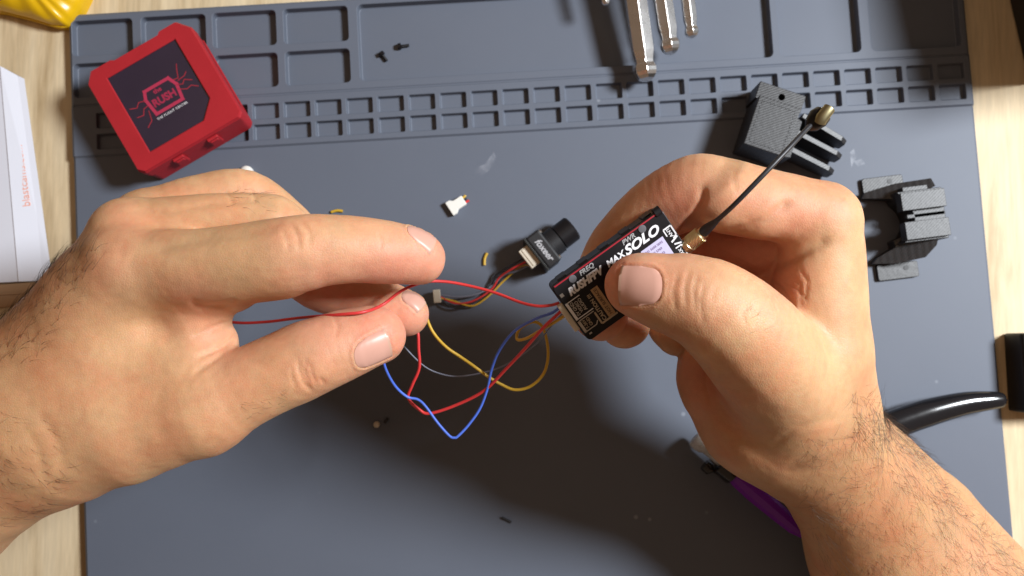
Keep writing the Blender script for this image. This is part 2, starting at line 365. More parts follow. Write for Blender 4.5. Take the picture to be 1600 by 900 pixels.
# smears get their own thin film so their outline is free of the sheet's mesh
def film(name, polys, parent):
    b = B()
    for p in polys:
        q = [P(x, y, .006) for x, y in p]; c = sum(q) / len(q)
        b.add(q + [c], [(i, (i + 1) % len(q), len(q)) for i in range(len(q))])
    ro = rz3(-MA); b.v = [tuple(ro @ np.array(v)) for v in b.v]
    return b.make(name, M['smearfilm'], parent)
def mat_film():
    m, t, b = new_mat('dried flux smear')
    tc = nd(t, 'ShaderNodeTexCoord'); n = nd(t, 'ShaderNodeTexNoise', i_Scale=230.0, i_Detail=5.0); t.links.new(tc.outputs['Object'], n.inputs[0])
    r = nd(t, 'ShaderNodeMapRange'); r.inputs[1].default_value = .35; r.inputs[2].default_value = .75; r.inputs[3].default_value = 0; r.inputs[4].default_value = .55
    t.links.new(n.outputs[0], r.inputs[0]); t.links.new(r.outputs[0], b.inputs['Alpha'])
    b.inputs['Base Color'].default_value = (.38, .41, .48, 1); b.inputs['Roughness'].default_value = .4; return m
M['smearfilm'] = mat_film()
for pl in ([(742, 272), (745, 262), (758, 256), (766, 244), (772, 237), (775, 246), (771, 258), (762, 268), (752, 274)],
           [(1334, 252), (1346, 248), (1352, 256), (1340, 260)], [(1330, 262), (1338, 246), (1334, 232), (1328, 238)]):
    film('dried_smear', [pl], mat_obj_root)

# ================================================================== red case
def red_case():
    c = P(259, 152, 0); t = thing('red_case', 'red plastic storage case with dark printed lid and small emblem', 'case', (c[0], c[1], 0.1), math.radians(31))
    t.location = Vector(P(281, 168, 0.1)) * S
    W, D, H_ = 5.4, 5.4, 2.15
    def outline(g=0.0):
        a, d = W / 2 - g, D / 2 - g
        return [(-a + .25, -d), (a - .2, -d), (a, -d + .2), (a, d - .6), (a - .5, d), (1.35, d), (1.2, d - .12), (-1.1, d - .12), (-1.25, d - .02), (-a + .4, d - .02), (-a, d - .5), (-a, -d + .25)]
    B().prism(outline(.06), 0, 1.25).make('case_base', M['red'], t, bevel=.08)
    # lid: a frame around a recessed label
    b = B(); o1 = outline(0); n = len(o1)
    lw, ld = 3.55, 3.95
    B().prism(outline(0), 1.3, H_ - .12).make('lid', M['red'], t, bevel=.05)
    fr = B()
    a, d = W / 2, D / 2
    inner = [(-lw / 2, -ld / 2), (lw / 2 - .75, -ld / 2), (lw / 2, -ld / 2 + .75), (lw / 2, ld / 2), (-lw / 2, ld / 2)]
    # frame as quads between outer and inner loops
    angs = lambda p: math.atan2(p[1], p[0])
    outer = outline(.02)
    K = 64; vs = []
    def hit(poly, th):
        dx, dy = math.cos(th), math.sin(th); best = None
        for i in range(len(poly)):
            x1, y1 = poly[i]; x2, y2 = poly[(i + 1) % len(poly)]
            den = dx * (y2 - y1) - dy * (x2 - x1)
            if abs(den) < 1e-9: continue
            s_ = (x1 * (y2 - y1) - y1 * (x2 - x1)) / den; u = (x1 * dy - y1 * dx) / den
            if s_ > 0 and -1e-6 <= u <= 1 + 1e-6 and (best is None or s_ > best): best = s_
        return (dx * best, dy * best)
    ths = sorted(set([angs(p) % (2 * math.pi) for p in outer + inner] + [2 * math.pi * k / K for k in range(K)]))
    for th in ths:
        o_, i_ = hit(outer, th), hit(inner, th)
        vs += [(o_[0], o_[1], H_ - .12), (o_[0] * .985, o_[1] * .985, H_), (i_[0] * 1.02, i_[1] * 1.02, H_), (i_[0], i_[1], H_ - .03), (i_[0], i_[1], H_ - .12)]
    n = len(ths)
    fr.add(vs, [(5 * i + q, 5 * ((i + 1) % n) + q, 5 * ((i + 1) % n) + q + 1, 5 * i + q + 1) for i in range(n) for q in range(4)])
    fr.make('lid_rim', M['red'], t)
    lab = B().prism(inner, H_ - .115, H_ - .085).make('lid_label', M['navy'], t)
    z = H_ - .08
    em = B(); cnt = [0]
    def bar(p, q, wd, mi=0):
        p, q = np.array(p), np.array(q); dv = (q - p) / np.linalg.norm(q - p); nn = np.array([-dv[1], dv[0]]) * wd / 2; p = p - dv * wd / 2; q = q + dv * wd / 2
        cnt[0] += 1; em.prism([tuple(p - nn), tuple(q - nn), tuple(q + nn), tuple(p + nn)], z, z + .004 + .0012 * (cnt[0] % 9))
    # emblem frame (slanted plate outline) and the circuit-like traces beside it
    E = [(-.66, -.6), (.70, -.6), (.80, .15), (.60, .58), (-.64, .58), (-.78, .2)]
    for i in range(len(E)): bar(E[i], E[(i + 1) % len(E)], .15)
    em.make('emblem', mat('emblem red', (.40, .025, .07), .5), lab)
    em = B()
    for pl in ([(-.78, .18), (-1.1, .28), (-1.3, .1), (-1.6, .22)], [(-.75, -.05), (-1.05, -.1), (-1.2, -.35), (-1.5, -.3)], [(-.9, -.3), (-1.0, -.75), (-1.3, -.95)],
               [(.8, .1), (1.05, .0), (1.2, .15), (1.5, -.05)], [(.7, .4), (1.0, .35), (1.15, .75), (1.25, .95)], [(.75, -.1), (1.1, -.3), (1.35, -.25), (1.6, -.45)], [(.95, .25), (1.3, .3), (1.45, .42)]):
        for p, q in zip(pl[:-1], pl[1:]): bar(p, q, .04)
    em.make('circuit_print', M['reddark'], lab)
    text_mesh('emblem_lettering', 'RUSH', .5, mat('emblem letters', (.33, .02, .06), .4), lab, I3, (0, -.14, z), bold=.02, sx=.95)
    text_mesh('emblem_lettering', 'the', .3, mat('emblem letters', (.33, .02, .06), .4), lab, I3, (-.1, .34, z), bold=.01)
    text_mesh('caption_lettering', 'THE FLIGHT CENTER', .155, M['white'], lab, I3, (0.02, -.84, z), space=1.1)
    for x in (-.9, .9):
        B().box((x, -D / 2 - .05, 1.35), (.55, .16, .9)).box((x, -D / 2 - .12, 1.5), (.42, .12, .3)).make('latch', M['red'], t, bevel=.05)
    for x in (-.9, .9):
        B().tube([(x - .3, D / 2 - .02, 1.25), (x + .3, D / 2 - .02, 1.25)], .12, 12).make('hinge', M['red'], t, smooth=True)
    for s_ in (-1, 1): B().box((s_ * (W / 2 - .0), 0, .95), (.06, 3.6, .12)).make('side_rib', M['red'], t, bevel=.02)
red_case()

# ================================================================== hex keys
def hexkey(px0, py0, z0, px1, py1, z1, rr, label):
    """from ball end (px0,py0) to far end; rr radius cm"""
    a = P(px0, py0, z0); e = P(px1, py1, z1); L = np.linalg.norm(e - a); ax = (e - a) / L
    t = thing('hex_key', label, 'hex key', a, 0, 'polished ball end hex keys')
    side = np.cross(ax, [0, 0, 1.0]); side /= np.linalg.norm(side); up = np.cross(side, ax)
    b = B(); ds = [rr * 1.5, rr * 1.85, rr * 2.6, L]; rs = [rr * .82, rr * .84, rr * 1.0, rr]
    b.tube([ax * d for d in ds], rs, 6, up=up); sh = b.make('shaft', M['chrome'], t, bevel=.02)
    b = B(); N = 9
    ths = [math.pi * (k + .35) / (N + .6) for k in range(N)]
    pts = [ax * (rr * 1.0 - rr * 1.0 * math.cos(th)) for th in ths]; rs = [rr * 1.02 * math.sin(th) for th in ths]
    b.tube(pts, rs, 6, up=up); b.make('ball_end', M['chrome'], t, bevel=.02)
hexkey(1011, 128, 1.0, 972, -150, 1.8, .55, 'thickest polished hex key with ball end, nearest the small tray rows')
hexkey(1049, 86, .9, 1012, -150, 1.5, .47, 'middle sized polished hex key between the thick and the thin one')
hexkey(1082, 60, .7, 1056, -150, 1.2, .34, 'thinnest polished hex key on the right of the three long ones')
hexkey(947, 9, 1.5, 930, -120, 1.9, .2, 'slim hex key tip just showing at the top edge left of the thick one')

# ================================================================== black finned mount
def finned_mount():
    o = P(1198, 206, .1); t = thing('finned_mount', 'black 3D printed mount block with three projecting fins', 'mount', (o[0], o[1], .1), math.radians(-19))
    H_ = 2.15
    top = [P(1188.6, 148.5, H_ + .1), P(1254, 171, H_ + .1), P(1224.5, 246, H_ + .1), P(1161, 223, H_ + .1)]
    Ri = rz3(math.radians(19)); loc = lambda p: Ri @ (np.array(p) - np.array([o[0], o[1], .1]))
    q = [loc(p) for p in top]
    x0, x1 = (q[0][0] + q[3][0]) / 2, (q[1][0] + q[2][0]) / 2; y0, y1 = (q[2][1] + q[3][1]) / 2, (q[0][1] + q[1][1]) / 2
    B().prism([(x0, y0), (x1, y0), (x1, y1), (x0, y1)], 0, H_).make('block', M['print3d'], t, bevel=.04)
    # raised perimeter lines of the print
    b = B(); g = .2
    for (ax_, ay, bx, by) in ((x0 + g, y0 + g, x1 - g, y0 + g), (x1 - g, y0 + g, x1 - g, y1 - g), (x1 - g, y1 - g, x0 + g, y1 - g), (x0 + g, y1 - g, x0 + g, y0 + g)):
        n = 9
        for k in range(n):
            f = (k + .5) / n; x = ax_ + (bx - ax_) * f; y = ay + (by - ay) * f
            b.box((x, y, H_ + .005), (.12 if abs(bx - ax_) > .1 else .06, .12 if abs(by - ay) > .1 else .06, .03))
    b.make('print_seam', M['print3d'], t)
    # flange with a screw hole
    fl = B(); fy0, fy1 = y1 - .05, y1 + .78; fx0, fx1 = x0 - .1, x1 + .12; fz = 1.75
    n = 16; hc = ((fx0 + fx1) / 2 + .05, fy0 + .42); hr = .14
    loopo = []; loopi = []
    for k in range(n):
        th = 2 * math.pi * k / n; dx, dy = math.cos(th), math.sin(th)
        s_ = min((fx1 - hc[0]) / dx if dx > 1e-6 else 1e9, (fx0 - hc[0]) / dx if dx < -1e-6 else 1e9, (fy1 - hc[1]) / dy if dy > 1e-6 else 1e9, (fy0 - hc[1]) / dy if dy < -1e-6 else 1e9)
        loopo.append((hc[0] + dx * s_, hc[1] + dy * s_)); loopi.append((hc[0] + dx * hr, hc[1] + dy * hr))
    vs = [(x, y, fz) for x, y in loopo] + [(x, y, fz) for x, y in loopi] + [(x, y, 0) for x, y in loopi] + [(x, y, 0) for x, y in loopo]
    for cx_, cy_ in ((fx0, fy0), (fx1, fy0), (fx1, fy1), (fx0, fy1)):     # snap the nearest outline points to the corners
        k = min(range(n), key=lambda i: (loopo[i][0] - cx_) ** 2 + (loopo[i][1] - cy_) ** 2); vs[k] = (cx_, cy_, fz); vs[3 * n + k] = (cx_, cy_, 0)
    fl.add(vs, [(r * n + k, r * n + (k + 1) % n, ((r + 1) % 4) * n + (k + 1) % n, ((r + 1) % 4) * n + k) for r in range(4) for k in range(n)])
    fl.make('flange', M['print3d'], t, bevel=.03)
    # neck and three fins pointing right
    B().prism([(x1 - .1, y0 + .1), (x1 + .35, y0 + .2), (x1 + .35, y1 - .35), (x1 - .1, y1 - .2)], 0, H_ - .5).make('neck', M['print3d'], t, bevel=.05)
    for k, (tx, ty, bx, by) in enumerate(((1322, 223, 1262, 188), (1315, 245, 1250, 212), (1303, 269, 1238, 237))):
        a = loc(P(bx, by, 1.3)); e = loc(P(tx, ty, 1.1)); d = (e - a); d[2] = 0; L = np.linalg.norm(d); d /= L; nn = np.array([-d[1], d[0], 0]) * .12
        prof = [(-.35, 0), (L * .92, 0), (L + .02, .2), (L, .95), (L * .86, 1.2), (-.35, 1.5)]
        vs = [a * [1, 1, 0] + d * s_ + nn * q + np.array([0, 0, h]) for q in (-1, 1) for s_, h in prof]; n = len(prof)
        B().add(vs, [tuple(range(n))[::-1], tuple(range(n, 2 * n))] + [(i, (i + 1) % n, n + (i + 1) % n, n + i) for i in range(n)]).make('fin', M['print3d'], t, bevel=.02)
finned_mount()

# ================================================================== black C-shaped bracket
def bracket():
    o = P(1372, 352, 0); a = math.radians(7); t = thing('camera_bracket', 'black 3D printed C shaped bracket with two foot tabs', 'bracket', (o[0], o[1], 0), a)
    Ri = rz3(-a); loc = lambda x, y, z: Ri @ (P(x, y, z) - np.array([o[0], o[1], 0]))
    h = 1.9
    c0 = loc(1406, 302, h); c1 = loc(1488, 366, h)
    x0, x1, y0, y1 = c0[0], c1[0] - .02, c1[1] - .02, c0[1]
    rin = 1.02
    # body whose left side is a cylinder cut
    def arc(r, a0, a1, n): return [(r * math.cos(math.radians(a0 + (a1 - a0) * k / n)), r * math.sin(math.radians(a0 + (a1 - a0) * k / n))) for k in range(n + 1)]
    body = B()
    ps = [(x0 + .0, y0 - .1), (x1, y0 - .1), (x1, y1 + .1), (x0 + .0, y1 + .1)] + arc(rin, 52, -52, 12)
    body.prism(ps, 0, h - .3); body.make('body', M['print3d'], t, bevel=.03)
    ym = (y0 + y1) / 2
    for (ya, yb) in ((y0, ym - .26), (ym + .26, y1)):
        B().prism([(x0 + .02, ya), (x1 - .02, ya), (x1 - .02, yb), (x0 + .02, yb)], h - .6, h).make('pad', M['print3d'], t, bevel=.02)
    B().prism([(x0 + .3, ym - .1), (x1 + .02, ym - .1), (x1 + .02, ym + .1), (x0 + .3, ym + .1)], h - .6, h - .3).make('rib', M['print3d'], t, bevel=.03)
    B().prism([(x0 + .3, y1 + .05), (x1 - .6, y1 + .05), (x1 - .6, y1 + .3), (x0 + .3, y1 + .3)], h - .9, h - .35).make('rib', M['print3d'], t, bevel=.03)
    # the two thick arms reaching left to the tabs
    for poly, zt in ((((1350, 309), (1354, 300), (1392, 289), (1440, 284), (1446, 296), (1408, 318), (1388, 312), (1366, 310)), .5),
                     (((1366, 412), (1374, 402), (1397, 387), (1394, 377), (1412, 368), (1452, 374), (1450, 386), (1436, 404), (1400, 412)), .45)):
        q = [loc(x, y, .6) for x, y in poly][::-1]
        B().prism([(p[0], p[1]) for p in q], 0, lambda x, y: .34 + max(0, x + .75) * .42).make('arm', M['print3d'], t)
    for pts, hole in (((1347, 279, 1411, 273, 1413, 300, 1350, 308), (1390, 283)), ((1370, 414, 1434, 408, 1437, 431, 1374, 439), (1416, 418))):
        q = [loc(pts[i], pts[i + 1], .25) for i in (0, 2, 4, 6)]
        bb = B(); cx = sum(p[0] for p in q) / 4; cy = sum(p[1] for p in q) / 4
        wx = np.linalg.norm(q[1] - q[0]); wy = np.linalg.norm(q[3] - q[0])
        bb.prism(rrect(cx, cy, wx, wy, .1, 3), 0, .22); bb.make('foot_tab', M['print3d'], t, bevel=.03)
        hc = loc(hole[0], hole[1], .23); B().tube([(hc[0], hc[1], .2), (hc[0], hc[1], .24)], .12, 14).make('screw_hole', M['black'], t)
bracket()

# ================================================================== small black camera with its lead
def fpv_camera():
    o = P(856, 388, 0); a = math.radians(38); t = thing('camera_module', 'small black camera module with lens, lying beside the held box', 'camera', (o[0], o[1], 0), a)
    # local x = lens direction
    z = .95
    B().box((-.35, 0, z), (.75, 1.75, 1.75)).make('housing', M['blackm'], t, bevel=.1)
    B().tube([(0, 0, z), (.12, 0, z), (.14, 0, z), (.55, 0, z), (.57, 0, z)], [.78, .78, .66, .66, .62], 28).make('lens_mount', M['blackm'], t, smooth=True, auto=40)
    ln = B().tube([(.55, 0, z), (.6, 0, z), (.62, 0, z), (1.35, 0, z), (1.42, 0, z), (1.42, 0, z), (1.3, 0, z)], [.46, .46, .62, .62, .56, .45, .42], 28, caps=True).make('lens', M['black'], t, smooth=True, auto=40)
    B().tube([(1.36, 0, z), (1.40, 0, z), (1.42, 0, z)], [.43, .3, .05], 20).make('lens_glass', M['glass'], ln, smooth=True)
    B().box((-.77, 0, z), (.1, 1.8, 1.8)).make('circuit_board', M['pcb'], t, bevel=.02)
    con = B().box((-1.06, .12, z + .35), (.48, 1.0, .55)).box((-1.0, .12, z + .64), (.36, .9, .05)).make('socket', M['cream'], t, bevel=.03)
    R = np.array([[0, 1, 0], [-1, 0, 0], [0, 0, 1]], float)
    text_mesh('lettering', 'foxeer', .42, mat('dull print', (.40, .40, .42), .5), t, R, (-.35, -.05, z + .88), shear=.3, bold=.012)
    for y in (-.72, .72): B().tube([(-.1, y, z + .72), (.08, y, z + .72)], .1, 10).make('screw_head', M['steel'], t)
    Ri = rz3(-a); oo = np.array([o[0], o[1], 0])
    def lead(pts, r, m, nm='lead_wire'):
        B().tube(spline([Ri @ (P(*p) - oo) for p in pts], 6), r, 8).make(nm, m, t, smooth=True)
    lead([(824, 408, 1.2), (800, 420, .9), (780, 434, .4), (768, 452, .25), (740, 470, .3), (712, 474, .35), (688, 464, .4)], .05, M['rwire'])
    lead([(820, 402, 1.2), (800, 414, .9), (777, 428, .35), (768, 440, .2), (755, 462, .25), (725, 479, .3), (704, 479, .35), (690, 468, .4)], .05, M['kwire'])
    lead([(830, 412, 1.1), (806, 424, .8), (786, 430, .4), (770, 446, .2), (744, 460, .3), (716, 464, .35), (690, 461, .4)], .05, M['gwire'])
    lead([(828, 414, 1.1), (812, 418, .8), (788, 438, .3), (764, 462, .25), (738, 478, .3), (708, 470, .35), (689, 466, .4)], .05, M['ywire'])
    e = Ri @ (P(683, 463, .4) - oo)
    B().box(e, (.34, .62, .32), rz3(-a + .1)).make('plug', M['cream'], t, bevel=.03)
fpv_camera()

# ================================================================== loose bits on the mat
def white_plug():
    o = P(714, 321, 0); t = thing('plug', 'white nylon plug with cut yellow and red wire stubs on open mat', 'connector', (o[0], o[1], 0), math.radians(33))
    B().prism([(-.42, -.36), (-.2, -.36), (-.05, -.24), (.42, -.24), (.42, .24), (-.05, .24), (-.2, .36), (-.42, .36)], .02, .32).make('housing', M['whitep'], t, bevel=.03)
    b = B()
    for y in (-.18, .0, .18): b.box((-.43, y, .2), (.04, .1, .12))
    b.make('pin_opening', M['blackm'], t)
    B().tube([(.4, .13, .18), (.52, .13, .18), (.6, .16, .17)], .06, 8).make('wire_stub', M['ywire'], t)
    B().tube([(.4, 0, .18), (.5, 0, .18), (.55, -.0, .17)], .055, 8).make('wire_stub', M['kwire'], t)
    B().tube([(.4, -.13, .18), (.52, -.13, .18), (.6, -.15, .17)], .06, 8).make('wire_stub', M['rwire'], t)
white_plug()
def screw(px, py, z, ang, L, label):
    o = P(px, py, z); t = thing('screw', label, 'screw', o, ang, 'small black screws in the top tray')
    B().tube([(-L / 2, 0, .13), (-L / 2 + .14, 0, .13), (-L / 2 + .16, 0, .13)], [.15, .16, .12], 12).make('head', M['black'], t, smooth=True, auto=40)
    pts = []; rs = []
    n = 10
    for k in range(n + 1):
        pts.append((-L / 2 + .16 + (L - .16) * k / n, 0, .1)); rs.append(.085 if k % 2 else .065)
    B().tube(pts, rs, 8).make('thread', M['black'], t)
screw(600, 90, -.36, math.radians(-52), .5, 'small black screw lying lower left of its twin in the tray')
screw(631, 73, -.36, math.radians(8), .55, 'small black screw lying upper right of its twin in the tray')
def scrap(px, py, ang, L, r, m, label, name='wire_scrap', cat='wire scrap', z=0.0, bend=.05):
    o = P(px, py, z)
    b = B().tube(spline([(-L / 2, 0, r), (0, bend, r * 1.05), (L / 2, 0, r)], 4), r, 8)
    x = b.make(name, m, None, smooth=True, auto=50); x.location = Vector(o) * S; x.rotation_euler = (0, 0, ang); tag(x, label, cat); return x
scrap(759, 405, math.radians(78), .6, .07, M['ywire'], 'short yellow wire offcut in the shadow left of the camera module')
scrap(527, 331, math.radians(5), .55, .07, M['ywire'], 'short yellow wire offcut just above the left index finger')
scrap(791, 812, math.radians(-25), .5, .06, M['kwire'], 'tiny black offcut alone near the bottom of the mat', 'plastic_offcut', 'offcut', bend=.01)
scrap(604, 657, math.radians(50), .28, .07, M['kwire'], 'tiny black crumb beside the round pale bead', 'plastic_crumb', 'crumb', bend=.01)
o = P(589, 663, 0)
x = B().tube([(0, 0, .0), (0, 0, .05), (0, 0, .14), (0, 0, .2), (0, 0, .22)], [.11, .15, .15, .1, .02], 14).make('solder_bead', M['cream'], None, smooth=True)
x.location = Vector(o) * S; tag(x, 'tiny round pale bead on the mat below the left thumb', 'bead')
def white_cap():
    o = P(387, 270, 0); t = thing('cap', 'small white plastic cap half hidden above the left hand', 'plastic cap', o, .3)
    B().tube([(0, 0, 0), (0, 0, .25), (0, 0, .32)], [.3, .3, .24], 18).make('cap_body', M['whitep'], t, smooth=True, auto=50)
    B().tube([(0, 0, .3), (0, 0, .4)], [.12, .1], 12).make('nub', M['whitep'], t, smooth=True, auto=50)
white_cap()

# ================================================================== pliers and purple tool under the right arm
def pliers():
    o = P(1290, 700, 0); t = thing('pliers', 'black handled pliers lying partly under the right forearm', 'pliers', (o[0], o[1], 0)); oo = np.array([o[0], o[1], 0])
    def path(pts): return [P(*p) - oo for p in spline(pts, 6)]
    pr = [(1300, 705, .8), (1345, 684, .95), (1395, 664, 1.0), (1450, 645, 1.0), (1505, 631, 1.0), (1545, 626, 1.0), (1566, 625, 1.0), (1572, 625, 1.0)]
    rr = [.35, .58, .66, .64, .54, .44, .34, .1]
    sp = path(pr); ri = np.interp(np.linspace(0, 7, len(sp)), range(8), rr)
    B().tube(sp, [(.75 * r, r) for r in ri], 18).make('handle', M['gloss'], t, smooth=True)
    pr = [(1300, 712, .8), (1345, 748, .9), (1390, 790, .9), (1430, 832, .9), (1460, 860, .9)]
    sp = path(pr); ri = np.interp(np.linspace(0, 4, len(sp)), range(5), [.35, .6, .7, .6, .15])
    B().tube(sp, [(.75 * r, r) for r in ri], 18).make('handle', M['gloss'], t, smooth=True)
    B().tube([P(1290, 704, .35) - oo, P(1290, 704, 1.15) - oo], .75, 20).make('pivot', M['steel'], t, bevel=.05)
    B().tube([P(1280, 700, .75) - oo, P(1235, 685, .75) - oo, P(1180, 668, .6) - oo], [.5, .4, .12], 12).make('jaw', M['steel'], t, smooth=True)
pliers()
def purple_tool():
    a0 = P(1096, 694, .9); a1 = P(1236, 814, .9); d = (a1 - a0); L = np.linalg.norm(d); ang = math.atan2(d[1], d[0])
    t = thing('purple_tool', 'translucent purple plastic tool with clear tip and black collar', 'hand tool', (a0[0], a0[1], 0), ang)
    B().tube([(-.45, .0, .9), (-.38, .0, .9), (-.1, 0, .9), (.2, 0, .9), (.3, 0, .9), (.9, .0, .9), (1.25, 0, .9)], [.2, .38, .42, .34, .27, .26, .26], 20).make('clear_tip', M['clear'], t, smooth=True)
    B().tube([(-.1, 0, .9), (1.1, 0, .9)], .08, 10).make('metal_core', M['steel'], t)
    B().box((.55, -.02, 1.17), (.5, .12, .06)).make('latch_plate', M['chrome'], t, bevel=.02)
    B().tube([(.75, -.62, .7), (1.0, -.62, .7), (1.15, -.5, .7)], [.27, .3, .2], 14).make('side_knob', M['gloss'], t, smooth=True, auto=50)
    B().tube([(1.2, -.1, .8), (1.25, -.1, .8), (2.0, -.1, .8), (2.05, -.1, .8)], [.46, .52, .52, .48], 20).make('collar', M['gloss'], t, smooth=True, auto=45)
    B().tube([(2.04, -.1, .8), (2.3, -.1, .8), (3.2, -.1, .8), (4.4, -.1, .8), (5.6, -.1, .8), (6.2, -.1, .8)], [.38, .44, .48, .44, .38, .2], 10).make('handle', M['purple'], t, smooth=True, auto=25)
purple_tool()

# ================================================================== things on the desk around the mat
def paper():
    o = P(20, 300, -.45); oo = np.array(o)
    t = thing('leaflet', 'white folded leaflet with small orange lettering on the wood', 'leaflet', o)
    L_ = lambda x, y, z: P(x, y, z) - oo
    B().add([L_(-160, 40, -.3), L_(0, 103, -.25), L_(29, 440, -.25), L_(-160, 450, -.3)] + [L_(-160, 40, -.36), L_(0, 103, -.2), L_(29, 440, -.2), L_(-160, 450, -.36)],
            [(0, 1, 2, 3), (4, 7, 6, 5), (0, 4, 5, 1), (1, 5, 6, 2), (2, 6, 7, 3), (3, 7, 4, 0)]).make('sheet_panel', M['paper'], t)
    B().add([L_(0, 103, -.25), L_(38, 123, -.42), L_(82, 438, -.42), L_(29, 440, -.25)] + [L_(0, 103, -.15), L_(38, 123, -.46), L_(82, 438, -.46), L_(29, 440, -.15)],
            [(0, 1, 2, 3), (4, 7, 6, 5), (0, 4, 5, 1), (1, 5, 6, 2), (2, 6, 7, 3), (3, 7, 4, 0)]).make('sheet_panel', M['paper'], t)
    p0, p1 = L_(45, 336, -.34), L_(28, 214, -.34)
    x = (p1 - p0) / np.linalg.norm(p1 - p0); side = L_(60, 275, -.42) - L_(15, 275, -.25); side /= np.linalg.norm(side)
    n = -np.cross(side, x); n /= np.linalg.norm(n)
    if n[2] < 0: n = -n
    y = np.cross(n, x); R = np.array([x, y, n]).T
    text_mesh('lettering', 'blastcams.com', .52, M['orange'], t, R, tuple((p0 + p1) / 2 + n * .05), ext=.02)
paper()
def cardboard():
    o = P(10, 455, -.45); t = thing('cardboard_sheet', 'brown cardboard edge under the left wrist beside the leaflet', 'cardboard', o, math.radians(4))
    B().prism([(-6, -.9), (1.6, -.75), (2.3, -.3), (2.2, .35), (-6, .3)], -.05, .12).make('sheet', M['cardb'], t, bevel=.03)
    B().box((-1.5, -.15, .16), (6.5, .1, .05)).make('fold_line', M['cardb'], t, bevel=.02)
cardboard()
def yellow_bag():
    o = P(60, -10, -.4); oo = np.array(o); t = thing('yellow_bag', 'glossy yellow plastic bag at the top left corner of the desk', 'bag', o)
    outl = [(-90, 8), (0, 16), (40, 26), (80, 38), (104, 40), (114, 30), (124, 14), (134, -6), (150, -60), (120, -130), (-90, -130)]
    c = (30, -50); rings = [(1.0, .5), (.985, .85), (.93, 1.1), (.8, 1.35), (.55, 1.6), (.3, 1.5)]
    vs = []; n = 0
    dense = []
    for i in range(len(outl)):
        a, b_ = outl[i], outl[(i + 1) % len(outl)]
        for k in range(4): dense.append((a[0] + (b_[0] - a[0]) * k / 4, a[1] + (b_[1] - a[1]) * k / 4))
    n = len(dense)
    for s_, z in [(1.0, .0)] + rings:
        for i, (x, y) in enumerate(dense):
            zz = z + (.05 * math.sin(i * 1.3) * (1 - abs(s_ - .8)) if .2 < s_ < .97 else 0)
            vs.append(P(c[0] + (x - c[0]) * s_, c[1] + (y - c[1]) * s_, .2) * np.array([1, 1, 0]) + np.array([0, 0, zz - .5]) - oo)
    vs.append(P(c[0], c[1], .2) * np.array([1, 1, 0]) + np.array([0, 0, 1.0]) - oo)
    m = len(rings) + 1
    fs = [(r * n + i, r * n + (i + 1) % n, (r + 1) * n + (i + 1) % n, (r + 1) * n + i) for r in range(m - 1) for i in range(n)] + [((m - 1) * n + i, (m - 1) * n + (i + 1) % n, m * n) for i in range(n)]
    B().add(vs, fs).make('bag_film', M['yellow'], t, smooth=True)
    B().tube([P(*p) - oo for p in spline([(0, 17, .0), (45, 29, .0), (84, 40, 0), (105, 41, 0), (116, 29, 0), (128, 6, 0)], 4)], .06, 6).make('seam', M['yellow'], t, smooth=True)
yellow_bag()
def black_box():
    a = P(1568, 521, -.5); c = P(1574, 642, -.5); t = thing('black_box', 'matte black box at the right edge touching the pliers tip', 'box', (a[0], (a[1] + c[1]) / 2, -.5), math.radians(1.5))
    hh = (a[1] - c[1])
    B().box((3.02, 0, .75), (6, hh, 1.5)).make('box_base', M['blackm'], t, bevel=.12)
    B().box((3.05, 0, 1.72), (6.02, hh + .04, .4)).make('box_lid', M['blackm'], t, bevel=.1)
black_box()
def tall_box():
    a = P(1571, -10, -.5); c = P(1603, 125, -.5); d = c - a; L = np.linalg.norm(d); ang = math.atan2(d[1], d[0]) + math.pi / 2
    t = thing('equipment_case', 'tall dark equipment case past the wood at the top right', 'equipment case', (c[0], c[1], -.5), ang)
    B().box((4.05, 7.0, 5.0), (8, 14.5, 10)).make('case_body', M['blackm'], t, bevel=.2)
    B().box((4.05, 7.0, 10.2), (7.6, 14.0, .4)).make('case_lid', M['blackm'], t, bevel=.1)
    for k in range(4): B().box((1.5 + 1.6 * k, -.28, .4), (.8, .08, .3)).make('vent_slot', M['black'], t)
tall_box()
